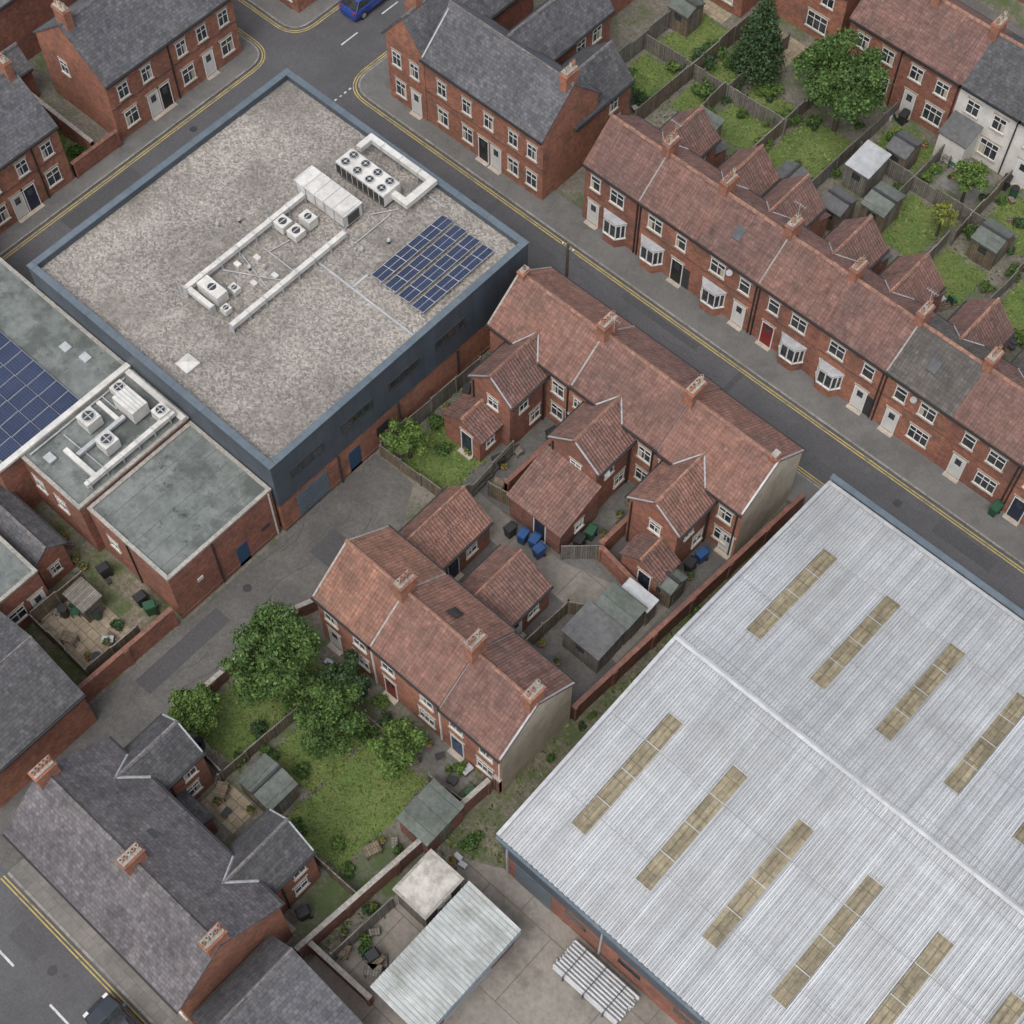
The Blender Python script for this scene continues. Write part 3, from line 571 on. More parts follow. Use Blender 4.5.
# ------------------------------------------------------------ middle terrace
def mt():
    secs=[(-38.05,-31.65,tileA,0),(-31.65,-25.35,tileB,.1),(-25.35,-19.35,tileA,-.05)]
    wings=[(-36.6,-33.6,34.9,(-37.1,-34.3)),(-30.5,-27.1,33.45,(-30.6,-26.8)),(-24.7,-21.3,34.9,(-23.5,-20.95))]
    yf,yr,rz=45.1,42.5,7.6
    for i,(x0,x1,rf,dz) in enumerate(secs):
        o=O('terraced_house')
        gable(o,x0,x1,39.9,yf,5.45+dz,rz+dz,'x',yr,brick2,rf,emats=(brick,cream if i==2 else brick))
        m_=cement if i<2 else galv
        for q in ([x0+.02] if i<2 else [x0+.02,x1-.02]):
            strip(o,'x',q,39.75,5.33+dz,yr,rz+dz,.11,m_); strip(o,'x',q,yf+.15,5.33+dz,yr,rz+dz,.11,m_)
        a,b,yl_,lo=wings[i]
        gable(o,a,b,36.75,41.4,4.75,6.2,'y',(a+b)/2,brick,[tileC,tileB,tileA][i],ends=(1,0),vg=.1)
        valley(o,a,b,4.75,6.2,39.9,5.45+dz,.827,1,.05)
        W=FX(b,1); win(o,W,37.9,3.1,.75,1.0); win(o,W,38.9,.9,.9,1.1); dpipe(o,W,39.6,4.6)
        win(o,FY(36.75,-1),(a+b)/2+.2,3.3,.8,.9); dpipe(o,FY(36.75,-1),a+.2,4.6)
        strip(o,'y',36.7,a-.15,4.65,(a+b)/2,6.2,.09,galv); strip(o,'y',36.7,b+.15,4.65,(a+b)/2,6.2,.09,galv)
        W=FY(39.9,-1); win(o,W,b+.9,3.3,.95,1.2); win(o,W,b+.9,.95,.95,1.2); dpipe(o,W,x1-.3,5.3)
        door(o,W,b+2.0 if i<2 else x1-.6,doors[0 if i else 4])
        if i: win(o,W,x0+.42,3.4,.5,.9)
        l0,l1=lo; gm=(l0+l1)/2
        if i==1:
            o.box('walls',brick3,l0,l1,yl_,36.74,0,2.3)
            o.slab('roof',tileB,(l0-.15,yl_-.15,2.42),(l1+.15,yl_-.15,2.42),(l1+.15,36.73,3.75),(l0-.15,36.73,3.75),.1)
            for q in (l0,l1): o.add('walls',brick,[(q,yl_,2.3),(q,36.73,2.3),(q,36.73,3.65)],[(0,1,2)])
        else:
            gable(o,l0,l1,yl_,36.73,2.3,3.2,'y',gm,brick,tileC,ends=(1,0),gut=False)
        win(o,FX(l1,1),(yl_+36.7)/2,1.0,.7,.8); door(o,FY(yl_,-1),gm+.4,doors[1])
        if i: chim(o,x0+.05,yr+.1,7.0,8.75+dz,.55,1.15,pots=5)
        else: chim(o,x0+.3,yr,7.1,8.1,.42,.6,pots=1)
        if i==2: chim(o,x1-.3,yr,7.1,8.0,.4,.55,pots=0)
        if i==1: aerial(o,x0+.6,yr,8.4)
        if i==1: dish(o,FX(b,1),37.3,4.2)
        W=FY(yf,1); door(o,W,x0+1,doors[i]); bay(o,W,x0+3.6,mat=brick); win(o,W,x0+3.6,3.4,1.2,1.2); win(o,W,x0+1,3.4,.8,1.2)
        o.done()
mt()
# ------------------------------------------------------------ lower terrace
def lt():
    secs=[(-33.0,-28.75,tileO,0),(-28.75,-23.85,tileA,.0),(-23.85,-19.65,tileB,-.3)]
    for i,(x0,x1,rf,dz) in enumerate(secs):
        o=O('terraced_house')
        gable(o,x0,x1,20.85,26.2,5.4+dz,7.6+dz,'x',23.5,brick2,rf,emats=(brick,cream if i==2 else brick))
        m_=cement if i<2 else galv
        for q in ([x0+.02] if i<2 else [x0+.02,x1-.02]):
            strip(o,'x',q,20.7,5.28+dz,23.5,7.6+dz,.1,m_); strip(o,'x',q,26.35,5.28+dz,23.5,7.6+dz,.1,m_)
        W=FY(20.85,-1); w=x1-x0
        win(o,W,x0+1.0,3.3,.95,1.25); win(o,W,x0+w-1.1,3.3,.95,1.25); win(o,W,x0+w-1.2,.9,1.2,1.25,bars=2); door(o,W,x0+1.0,doors[(i*2)%5]); dpipe(o,W,x1-.15,5.2+dz,upvc)
        W=FY(26.2,1); win(o,W,x0+1.2,3.3); win(o,W,x0+1.2,.9); door(o,W,x0+2.6,doors[0])
        chim(o,x1 if i<2 else x1-.32,23.5,6.9,8.85+dz,.55,1.1,pots=4 if i<2 else 3)
        if i==1:
            q=24.5;z=7.6-.95*2.2/2.7; o.slab('rooflight',glass,(x0+2.2,q+.35,z-.1),(x0+2.8,q+.35,z-.1),(x0+2.8,q-.35,z+.5),(x0+2.2,q-.35,z+.5),.05)
            aerial(o,x1,22.9,8.1)
        o.done()
    o=O('brick_outbuilding'); gable(o,-33.2,-30.2,26.3,31.3,2.9,4.2,'y',-32.1,brick,tileA); win(o,FX(-30.2,1),29.8,1,.9,.9); door(o,FX(-30.2,1),28.3,doors[1]); o.done()
    o=O('brick_outbuilding'); gable(o,-28.5,-25.1,26.9,30.6,2.8,3.9,'y',-27.2,brick,tileB); win(o,FX(-25.1,1),29.3,1,.9,.9); door(o,FX(-25.1,1),27.9,doors[0]); o.done()
lt()
# ------------------------------------------------------------ bottom-left slate building
def bl():
    o=O('brick_house')
    gable(o,-34.9,-22.35,1.75,8.1,5.4,7.9,'x',4.75,brick2,slateP,rm=ridgeG,emats=(brick,brick2))
    for x in (-34.5,-28.2,-22.6): chim(o,x,4.75,7.1,8.9,.55,1.2,pots=5)
    for (a,b,y1,rf) in ((-34.0,-31.3,11.0,slateD),(-26.3,-23.5,11.2,slateD)):
        gable(o,a,b,6.2,y1,4.7,6.2,'y',(a+b)/2,brick,rf,ends=(0,1),rm=ridgeG)
        win(o,FY(y1,1),(a+b)/2,3.0,1.0,1.2); win(o,FX(b,1),y1-1.0,3.0,.8,1.1); win(o,FX(b,1),y1-1.2,.9,.9,1.1); dpipe(o,FX(b,1),y1-2.2,4.6)
        valley(o,a,b,4.7,6.2,8.1,5.4,.746,-1,.07)
        strip(o,'y',y1+.02,a-.15,4.6,(a+b)/2,6.2,.08,leadM); strip(o,'y',y1+.02,b+.15,4.6,(a+b)/2,6.2,.08,leadM)
    W=FY(8.1,1)
    for x in (-30.3,-27.4): win(o,W,x,3.2); win(o,W,x,.95)
    door(o,W,-28.8,doors[0]); door(o,W,-22.95,doors[1])
    W=FY(1.75,-1)
    for x in (-33.6,-31,-28.6,-26,-23.6): win(o,W,x,3.2); win(o,W,x,.9,1.2)
    o.slab('rooflight',glass,(-29.3,6.9,6.36),(-28.7,6.9,6.36),(-28.7,6.2,6.93),(-29.3,6.2,6.93),.05); o.slab('rooflight',whitem,(-29.36,6.96,6.3),(-28.64,6.96,6.3),(-28.64,6.14,6.94),(-29.36,6.14,6.94),.05)
    o.box('walls',brick3,-31.2,-29.2,8.11,9.3,0,2.2); o.slab('roof',slateD,(-31.3,9.4,2.25),(-29.1,9.4,2.25),(-29.1,8.12,2.8),(-31.3,8.12,2.8),.05)
    o.done()
    o=O('brick_house'); gable(o,-21.9,-15.6,1.9,7.0,4.0,6.3,'y',-20.2,brick,slate,rm=ridgeG); win(o,FX(-15.6,1),4.5,1.2); o.done()
bl()
# ------------------------------------------------------------ top middle house
def tm():
    o=O('brick_house')
    gable(o,-55.0,-44.7,52.0,57.2,5.9,8.5,'x',54.7,brick2,slate,rm=ridgeG)
    gable(o,-58.3,-54.9,51.95,57.4,5.9,8.1,'y',-56.6,brick2,slate,rm=ridgeG)
    gable(o,-52.8,-49.4,55,64.0,5.2,7.4,'y',-51.1,brick,slate,rm=ridgeG)
    gable(o,-48.6,-44.75,55,60.6,4.6,6.4,'y',-46.6,brick2,slateD,rm=ridgeG)
    gable(o,-58.25,-54.9,57.5,62.5,5.2,7.2,'y',-56.6,brick,slate,rm=ridgeG)
    W=FY(52.0,-1)
    for x in (-57.4,-55.8,-53.4,-51.2,-49.3,-47.2,-45.6): win(o,FY(51.95,-1) if x<-55 else W,x,3.5,.8,1.25)
    for x in (-57.2,-53.4,-51.2,-47.2,-45.6): win(o,FY(51.95,-1) if x<-55 else W,x,.9,.95,1.35)
    door(o,FY(51.95,-1),-55.8,doors[0]); door(o,W,-49.8,doors[3]); door(o,W,-48.7,doors[0])
    o.ob('lintels',brick3,W,-54.8,-44.7,.001,.04,2.95,3.1)
    win(o,FX(-44.75,1),59.2,.9,.9,1.1); win(o,FX(-44.75,1),58.9,3.0,.8,1.0)
    W=FX(-49.4,1); win(o,W,62.6,3.3,.9,1.2); win(o,W,61,3.3,.9,1.2); win(o,W,62.4,.9,1.1,1.2)
    chim(o,-57.0,53.4,7.2,9.2,1.0,.55,pots=4); chim(o,-45.1,54.7,7.7,9.5,.55,1.1,pots=4); chim(o,-51.1,63.4,6.6,8.4,.9,.5,pots=3)
    strip(o,'x',-54.9,51.85,5.9,54.7,8.45,.1,leadM)
    o.done()
    o=O('brick_house'); gable(o,-56,-52.0,66,72,5.2,7.4,'x',None,brick,slate,rm=ridgeG); win(o,FX(-52,1),68,3.2); win(o,FX(-52,1),70,3.2); o.done()
tm()
# ------------------------------------------------------------ top-left houses
def tl():
    o=O('brick_house'); gable(o,-75.4,-68.65,37.0,47.9,5.4,8.2,'y',-72.0,brick2,slate,rm=ridgeG)
    W=FX(-68.65,1)
    for y in (38.2,40.2,43.2,45.0,46.9): win(o,W,y,3.4,.85,1.2)
    for y in (38.3,43.3,46.8): win(o,W,y,.9,1.1,1.35)
    door(o,W,40.2,doors[0]); door(o,W,41.2,doors[3]); door(o,W,45.1,doors[0]); dpipe(o,W,42.2,5.2)
    o.ob('lintels',brick3,W,37,47.9,.001,.04,2.95,3.1)
    chim(o,-72,37.5,7.5,9.4,1.1,.55,pots=4); chim(o,-72,42.4,7.8,9.6,1.1,.55,pots=5)
    win(o,FY(37,-1),-73,3.4,.8,1.1); o.done()
    o=O('brick_house'); gable(o,-75,-68.5,12.0,32.8,5.3,8.0,'y',-71.6,brick2,slate,rm=ridgeG)
    W=FX(-68.5,1)
    for y in (31.7,29.7,27.4,25.4,23.4): win(o,W,y,3.3,.85,1.2)
    for y in (31.5,27.2,23): win(o,W,y,.9,1.1,1.3)
    door(o,W,29.6,doors[1]); door(o,W,28.6,doors[0]); door(o,W,25,doors[0]); dpipe(o,W,30.7,5.2); chim(o,-71.6,32.4,7.3,9.1,1.1,.5,pots=4); chim(o,-71.6,26,7.3,9.1,1.1,.5,pots=4)
    o.ob('lintels',brick3,W,12,32.8,.001,.04,2.9,3.05); o.done()
    o=O('brick_house'); gable(o,-82,-68.4,53.1,59,5.4,8,'x',None,brick2,slate,rm=ridgeG)
    for x in (-69.4,-71.4,-73.4): win(o,FY(53.1,-1),x,3.4,.8,1.2); win(o,FY(53.1,-1),x,.9,.9,1.2)
    win(o,FX(-68.4,1),55,3.4); win(o,FX(-68.4,1),55,.9,1.3,1.3); o.done()
    o=O('brick_house'); gable(o,-95,-79,30,50,5.4,8,'y',None,brick,slate,rm=ridgeG); o.done()
    o=O('brick_outbuilding'); gable(o,-77.5,-75.8,32.5,36,3,4.2,'y',None,brick,slate,rm=ridgeG); o.done()
tl()
# ------------------------------------------------------------ far houses top right
def tr():
    xs=[-37.2,-32.9,-28.5,-24.0,-19.5,-15]
    for i in range(5):
        x0,x1=xs[i],xs[i+1]; wl=[brick2,brick,whiter,whiter,brick2][i]; o=O('terraced_house')
        gable(o,x0,x1,73.9,79.5,5.3,7.6,'x',76.6,wl,[tileC,tileC,slateD,slateD,tileC][i])
        W=FY(73.9,-1); win(o,W,x0+1.2,3.3,1.0,1.15); win(o,W,x0+3.2,3.3,1.0,1.15); win(o,W,x0+3.1,.8,1.5,1.4,bars=2); door(o,W,x0+1.2,doors[0]); dpipe(o,W,x1-.15,5.1)
        chim(o,x1,76.6,7,8.6,.55,1.0,pots=4)
        if i==2:
            o.box('walls',wl,x0+.2,x0+2.2,72.3,73.89,0,2.2); o.slab('roof',sheddark,(x0+.1,72.2,2.25),(x0+2.3,72.2,2.25),(x0+2.3,73.88,2.9),(x0+.1,73.88,2.9),.08)
        o.done()
    o=O('brick_house'); gable(o,-44.5,-38.6,75.5,81,5,7,'x',None,brick2,tileC); win(o,FY(75.5,-1),-42,3.2); win(o,FY(75.5,-1),-40,3.2); win(o,FY(75.5,-1),-40.5,.8,1.8,1.4,bars=2); o.done()
    o=O('brick_house'); gable(o,-50,-45.4,73.5,80,5,7,'x',None,brick,tileB); win(o,FY(73.5,-1),-48,3.2); win(o,FY(73.5,-1),-46.5,3.2); win(o,FY(73.5,-1),-47,.8,1.8,1.4,bars=2); o.done()
    o=O('brick_house'); gable(o,-37,-10,88,95,5.3,7.6,'x',None,brick,tileC); o.done()
    sheet('lane',asphalt2,rect(-36,-8,82.5,86),.005)
tr()
# ------------------------------------------------------------ sheds, walls, fences
def shed(x0,x1,y0,y1,h,roof,wallm=None,name='garden_shed',axis='x',pitch=.35,mono=False):
    o=O(name); wallm=wallm or wood
    if mono:
        o.box('walls',wallm,x0,x1,y0,y1,0,h); o.slab('roof',roof,(x0-.1,y0-.1,h+.06),(x1+.1,y0-.1,h+.06),(x1+.1,y1+.1,h+.06+pitch),(x0-.1,y1+.1,h+.06+pitch),.07)
        o.add('walls',wallm,[(x0,y1,h),(x1,y1,h),(x1,y1,h+pitch),(x0,y1,h+pitch)],[(0,1,2,3)])
        for q in (x0,x1): o.add('walls',wallm,[(q,y0,h),(q,y1,h),(q,y1,h+pitch)],[(0,1,2)])
    else: gable(o,x0,x1,y0,y1,h,h+pitch,axis,None,wallm,roof,oh=.12,rm=darkm,gut=False)
    W=FX(x1,1); o.ob('doors',woodg,W,(y0+y1)/2-.4,(y0+y1)/2+.4,0,.03,.05,h-.15); W=FY(y0,-1); o.ob('glass',glass,W,(x0+x1)/2-.3,(x0+x1)/2+.3,0,.03,h-.8,h-.3)
    o.ob('trim',woodg,W,(x0+x1)/2-.36,(x0+x1)/2+.36,0,.025,h-.86,h-.8)
    o.done()
shed(-29.7,-27.4,11.6,13.5,1.9,shedgreen,None,axis='y'); shed(-22.1,-20.1,15.7,18.3,2.1,shedgreen,brick3,'brick_outbuilding',mono=True,pitch=.2)
shed(-22.9,-20.4,29.3,31.4,2.0,sheddark,woodg,mono=True,pitch=.25); shed(-22.6,-20.4,31.6,33.2,2.1,shedgreen,woodg,mono=True,pitch=.2); shed(-22.2,-20.3,33.3,34.1,1.9,galv,mono=True,pitch=.1); shed(-22.0,-20.0,35.0,36.3,1.9,shedgreen,axis='x')
shed(-31.2,-29.5,66.2,68.4,2.0,galv,woodg,mono=True,pitch=.3); shed(-28.6,-26.9,64.3,66.5,2.0,shedgreen); shed(-30.6,-29.0,62.6,64.3,1.9,sheddark); shed(-21.9,-20.1,66.8,68.7,1.9,shedgreen)
shed(-30.2,-28.7,69.2,71,1.9,sheddark); shed(-48.7,-47,69.5,71.2,1.9,shedgreen); shed(-34.2,-32.4,62.4,64,1.8,sheddark,axis='y'); shed(-40.9,-39.3,62.2,63.6,1.8,shedgreen,mono=True); shed(-17.5,-15.8,69,71,1.9,shedgreen)
shed(-44.9,-43.3,12.6,13.8,1.5,woodg,mono=True,pitch=.1)
cabroof=M('weathered_flat_roof',(.46,.44,.40),(.33,.315,.285),big=.6,fine=3,amt=.2,stains=[((.17,.16,.135),.9,.46,.66,.75)])
o=O('site_cabin'); o.box('walls',woodg,-19.5,-17.5,12.9,15.4,0,2.6); o.box('roof',cement,-19.65,-17.35,12.75,15.55,2.6,2.72); o.box('roof',cabroof,-19.5,-17.5,12.9,15.4,2.72,2.74); o.box('trim',darkm,-19.6,-17.4,12.8,15.5,2.5,2.6); win(o,FX(-17.5,1),14.2,1,1,1,lint=False); o.done()
o=O('corrugated_store'); o.box('walls',brick3,-16.8,-13.8,8.9,15.3,0,2.6)
xs=[];y=8.6
while y<15.5:
    for dy,dz in ((0,0),(.12,0),(.15,.06),(.22,.06)): xs.append((y+dy,dz))
    y+=.25
v=[(-17.05,a,2.75+b+.25) for a,b in xs]+[(-13.55,a,2.7+b) for a,b in xs]; n=len(xs)
o.add('roof',sheet2,v,[(i,i+1,n+i+1,n+i) for i in range(n-1)])
o.box('trim',capM,-13.56,-13.45,8.6,15.5,2.5,2.68); o.ob('doors',galv,FX(-13.8,1),10.2,13.6,0,.04,0,2.3); o.ob('doors',capM,FY(15.3,1),-16,-14.6,0,.04,0,2.1); o.done()
def wall(x0,y0,x1,y1,h=1.7,mat=None,th=.22):
    o=O('brick_wall'); L=math.hypot(x1-x0,y1-y0); t=((x1-x0)/L,(y1-y0)/L); W=((x0,y0),t,(-t[1],t[0]))
    o.ob('w',mat or brick,W,0,L,-th/2,th/2,0,h); o.ob('w',cement if random.random()<.4 else brick3,W,-.03,L+.03,-th/2-.03,th/2+.03,h,h+.07)
    k=max(1,int(L/2.8))
    for i in range(k+1): o.ob('w',mat or brick,W,max(0,L*i/k-.17),min(L,L*i/k+.17),-th/2-.07,th/2+.07,0,h-.02)
    o.done()
def fence(x0,y0,x1,y1,h=1.6,mat=None):
    o=O('wooden_fence'); L=math.hypot(x1-x0,y1-y0); t=((x1-x0)/L,(y1-y0)/L); W=((x0,y0),t,(-t[1],t[0])); k=max(1,round(L/1.83))
    mat=mat or random.choice([wood,woodg])
    for i in range(k):
        a,b=L*i/k+.05,L*(i+1)/k-.05; hh=h+random.uniform(-.1,.1); e=random.uniform(-.03,.03)
        o.ob('f',mat,W,a,b,-.02+e,.02+e,.05,hh); o.ob('f',woodg,W,a,b,-.035+e,.035+e,hh,hh+.04)
        for z in (.4,hh-.3): o.ob('f',woodg,W,a,b,.02+e,.05+e,z,z+.07)
    for i in range(k+1): o.ob('f',woodg,W,L*i/k-.05,L*i/k+.05,-.06,.06,0,h+.1)
    o.done()
for a in ((-21.3,7.6,-20.2,20.4),(-19.6,26.4,-18.5,45.0),(-20.15,20.8,-19.7,20.8)): wall(*a,h=1.7,mat=brick3)
wall(-35.3,11.6,-35.0,20.6,1.2,brick3); wall(-35.0,20.6,-34.1,23.0,1.2,brick3); wall(-39.85,9.2,-39.7,15.9,1.8)
wall(-68.5,33.0,-68.5,36.8,1.4); wall(-75,35,-68.8,35,1.6); fence(-38.9,31.3,-34.2,31.5,1.2)
wall(-25.0,34.9,-24.9,39.8,1.6); wall(-34.9,23.2,-33.2,23.3,1.5); fence(-32.4,33.6,-30.8,33.9,1.5); fence(-33.2,36.6,-33.0,32.8,1.5); fence(-33.9,31.5,-33.1,32.8,1.5)
fence(-26.5,33.3,-24.9,34.8,1.5); wall(-24.9,34.8,-20.9,34.2,1.5); fence(-24.2,27.0,-24.0,31.0,1.6); fence(-24.0,31.0,-23,31.6,1.6); fence(-38.9,31.4,-38.6,39.6,1.6)
wall(-31.6,34.2,-31.6,39.8,1.6)
fence(-31.0,11.2,-30.4,20.4,1.2); fence(-35,11.6,-31,11.4,1.5); fence(-25,11.5,-21.1,11.6,1.5); fence(-22.8,18.6,-20.5,18.8,1.5); fence(-28.6,18.8,-24,19.1,.9)
wall(-21.2,8.3,-17.0,8.4,1.4)
fence(-45.4,10.5,-40.7,10.4,1.5,wood); fence(-45.4,10.5,-45.3,14.1,1.5,wood); fence(-40.6,10.4,-40.5,14,1.5,wood)
fence(-19.9,8.6,-19.6,12.6,1.6)
for i in range(10):
    x=-41.4+4.57*i
    fence(x,61.0,x+random.uniform(-.3,.3),66.8,1.5); fence(x+.05,66.9,x+random.uniform(-.2,.2),73.4,1.4)
fence(-44.4,61,-44.2,73,1.6); fence(-48.6,61.5,-48.4,73,1.6); fence(-48.5,66.8,-36.6,67.0,1.4)
fence(-31.8,68.8,-20,69,1.4)
lz=.010
def lawn(x0,x1,y0,y1,mat=grassM):
    global lz; lz+=.0005
    pts=[]
    for a,b,c,d in ((x0,y0,x1,y0),(x1,y0,x1,y1),(x1,y1,x0,y1),(x0,y1,x0,y0)):
        for k in range(6): t=k/6; pts.append((a+(c-a)*t+random.uniform(-.15,.15),b+(d-b)*t+random.uniform(-.15,.15)))
    sheet('lawn',mat,pts,lz+.008); return (x0,x1,y0,y1)
L=[lawn(-34.6,-31.1,12.2,19.6),lawn(-30.2,-27.0,14,18.6),lawn(-27.0,-22.9,12.0,18.4),lawn(-37.9,-34.2,31.8,35.4),lawn(-40.8,-37.4,64.2,69.5),lawn(-36.4,-32.6,64.5,69.6),lawn(-31.6,-28.3,69,73),lawn(-27.3,-24.0,64.2,68.6),lawn(-23,-20,63.2,66.5),lawn(-22.6,-19,69.2,73),lawn(-18.1,-14.5,64,69.5),lawn(-48.1,-44.8,63.2,66.5),lawn(-48,-45,67.3,72),lawn(-44,-41.7,64,72),lawn(-74.8,-69.2,33.3,34.8),lawn(-13,-10,64,72)]
sheet('garden_patio',sandst,rect(-44,-40.2,70.5,74.5),.015); sheet('garden_patio',paving,rect(-26.8,-24,70.5,73.4),.013); sheet('garden_patio',paving,rect(-25,-21.3,19.0,20.7),.013); sheet('garden_patio',sandst,rect(-31,-28.5,9.7,11.5),.013); sheet('garden_patio',concrete,rect(-34.5,-31,11.2,12.3),.014); sheet('garden_patio',sandst,rect(-50.5,-46,72.2,73.4),.015)
# ------------------------------------------------------------ vegetation
def leafmesh(centers,n,size,shell=.45,flat=1.0):
    cs=np.array([c[:3] for c in centers]); rs=np.array([c[3] for c in centers]); w=rs**2; w/=w.sum()
    idx=rng.choice(len(cs),n,p=w); d=rng.normal(size=(n,3)); d/=np.linalg.norm(d,axis=1)[:,None]
    d[:,2]=np.where(d[:,2]<-.3,-d[:,2],d[:,2])
    rad=rs[idx]*(1-shell*rng.random(n)**1.6)*(1+.16*rng.normal(size=n))
    p=cs[idx]+d*rad[:,None]*np.array((1,1,flat))
    p[:,2]=np.maximum(p[:,2],.06)
    nn=d+rng.normal(size=(n,3))*.6; nn/=np.linalg.norm(nn,axis=1)[:,None]
    u=np.cross(nn,rng.normal(size=(n,3))); u/=np.linalg.norm(u,axis=1)[:,None]; v=np.cross(nn,u)
    s=(size*(.5+rng.random(n)))[:,None]
    V=np.stack([p-u*s,p-v*s*.55,p+u*s,p+v*s*.55],1).reshape(-1,3)
    return V,[tuple(range(4*i,4*i+4)) for i in range(n)]
def tree(name,x,y,h,r,n=5000,size=.13,mat=None,lobes=16,seed=0,flat=.85):
    rs=random.Random(seed*13+5); mat=mat or leafA; o=O(name); cz=h-r*flat*.9
    C=[(x,y,cz,r*.55)]
    for i in range(lobes):
        a=6.2832*i/lobes*2.4+rs.random(); e=rs.uniform(-.5,1.0); q=r*rs.uniform(.5,.98)
        C.append((x+q*math.cos(a)*math.cos(e),y+q*math.sin(a)*math.cos(e),cz+q*math.sin(e)*flat,r*rs.uniform(.15,.34)))
    t=(x,y,max(.5,cz-r*.5))
    o.tube('trunk',bark,(x,y,0),t,.05+.06*r,.03+.04*r,8)
    for c in C[1:]: o.tube('trunk',bark,t,c[:3],.02+.025*r,.012,5)
    V,F=leafmesh(C,n,size); o.add('crown',mat,V.tolist(),F); o.done(single=True)
def conifer(x,y,h,r,n=6500):
    o=O('conifer_tree'); o.tube('t',bark,(x,y,0),(x,y,h*.9),.14,.03)
    C=[]
    for i in range(60):
        f=i/60; a=i*2.4; q=r*(1-f)**.7*.6; C.append((x+q*math.cos(a),y+q*math.sin(a),.5+f*(h-.6),.18+r*(1-f)*.42))
    v,f=leafmesh(C,n,.10,flat=1.3); o.add('crown',leafC,v.tolist(),f); o.done(single=True)
def bush(x,y,r,h=None,mat=None,n=900,name='garden_shrub',seed=0):
    rs=random.Random(seed+int(x*10)); h=h or r; o=O(name)
    C=[(x+rs.uniform(-.7,.7)*r,y+rs.uniform(-.7,.7)*r,h*rs.uniform(.25,.75),r*rs.uniform(.3,.6)) for _ in range(8)]
    for c in C: o.tube('stems',bark,(x,y,0),c[:3],.02,.01,4)
    V,F=leafmesh(C,n,.075); o.add('leaves',mat or leafA,V.tolist(),F); o.done(single=True)
tree('broadleaf_tree',-32.5,17.1,5.8,2.55,13000,.1,leafA,34,1); tree('broadleaf_tree',-34.0,12.7,3.6,1.5,5000,.09,leafB,16,2)
tree('broadleaf_tree',-28.6,16.8,4.3,2.0,8000,.095,leafA,24,3); tree('broadleaf_tree',-29.4,19.0,3.8,1.5,4500,.09,leafC,14,4); tree('broadleaf_tree',-24.6,18.1,3.7,1.6,6000,.09,leafB,18,5)
tree('broadleaf_tree',-37.6,32.4,3.2,1.4,4500,.085,leafB,14,6); tree('broadleaf_tree',-34.4,69.7,6.6,2.9,16000,.105,leafA,38,7)
conifer(-41.3,69.9,7.8,1.9,8000); tree('broadleaf_tree',-24.6,70.3,3.2,1.3,3500,.085,leafB,14,8); tree('broadleaf_tree',-24.2,66.9,2.7,.95,2600,.075,leafY,10,9)
tree('broadleaf_tree',-37.3,70.9,4.2,1.5,3600,.09,leafA,14,14); tree('broadleaf_tree',-46.4,61.9,3,1.1,2200,.085,leafA,10,15)
B=[(-30.6,19.6,.8,leafC),(-33.6,19.3,.8,leafA),(-31.2,18,.7,leafB),(-35,13.9,.6,leafA),(-26.8,19.3,.6,leafC),(-28.3,14.4,.5,leafA),(-24,13,.4,leafB),(-26.2,12.2,.5,leafA),(-36.4,34,.6,leafA),(-35.2,35.2,.5,leafY),(-38,34.8,.6,leafA),(-31.5,14.6,.6,leafC),(-31,16.4,.8,leafA),(-31.2,12.6,.5,leafA),(-27.2,18.3,.6,leafA),
(-44.3,67.7,1.0,leafC),(-42.9,66.2,.9,leafA),(-44.6,69.6,.9,leafA),(-45.3,62.6,.8,leafC),(-37,65.3,.6,leafB),(-41.4,64.6,.7,leafA),(-32.2,66.2,.6,leafA),(-36.9,67.9,.9,leafA),(-28,68,.5,leafA),(-27.4,70.2,.6,leafB),(-22.9,68.6,.7,leafA),(-18.8,70,.8,leafA),(-19.3,65.2,.5,leafB),(-18.6,67.6,.6,leafA),(-23.4,63,.5,leafC),(-39.6,69.3,.9,leafB),(-34,65.2,.5,leafA),(-43,69.5,.8,leafA),(-40.8,67.6,.7,leafC),(-45.7,66.4,.6,leafB),(-70,34.5,.6,leafA),(-73,34.3,.8,leafC),(-74,33.5,.7,leafA),
(-18.9,17.4,.5,leafA),(-22.2,20.0,.45,leafB),(-27.9,20,.45,leafB),(-21.4,14.8,.4,leafA),(-42,13.5,.35,leafC),(-48.1,62.6,.6,leafA),(-30.3,13.9,.5,leafA),(-19.2,10.2,.5,leafA),(-20.3,11.7,.4,leafC),(-22.6,12.4,.4,leafA)]
for i in range(38): B.append((random.uniform(-42,-14),random.choice([60.9,63.2,66.6,69.1,71.5])+random.uniform(-.5,.5),random.uniform(.25,.5),random.choice([leafA,leafB,leafC])))
for i in range(22):
    y=random.uniform(17.5,44); xw=-19.6+(y-26.4)*.059 if y>26.4 else -19.3
    B.append((random.choice([xw+.45,-17.3])+random.uniform(-.15,.2),y,random.uniform(.15,.36),random.choice([leafA,leafC,leafB])))
for i,(x,y,r,m) in enumerate(B): bush(x,y,r,r*1.2,m,int(250+1300*r*r),seed=i)
def tufts(name,rects,per,size=.05):
    V=[];F=[];k=0
    for x0,x1,y0,y1 in rects:
        n=int((x1-x0)*(y1-y0)*per); px=rng.uniform(x0-.15,x1+.15,n); py=rng.uniform(y0-.15,y1+.15,n)
        for a,b in zip(px,py):
            t=rng.random()*6.28; s=size*(.5+rng.random()); c,d=math.cos(t)*s,math.sin(t)*s; h=s*1.1
            V+=[(a-c,b-d,.015),(a+c,b+d,.015),(a+c-d*.8,b+d+c*.8,h+.015),(a-c-d*.8,b-d+c*.8,h+.015)]; F.append((k,k+1,k+2,k+3)); k+=4
    o=O(name); o.add('g',tuftM,V,F); o.done()
tufts('grass',L,60)
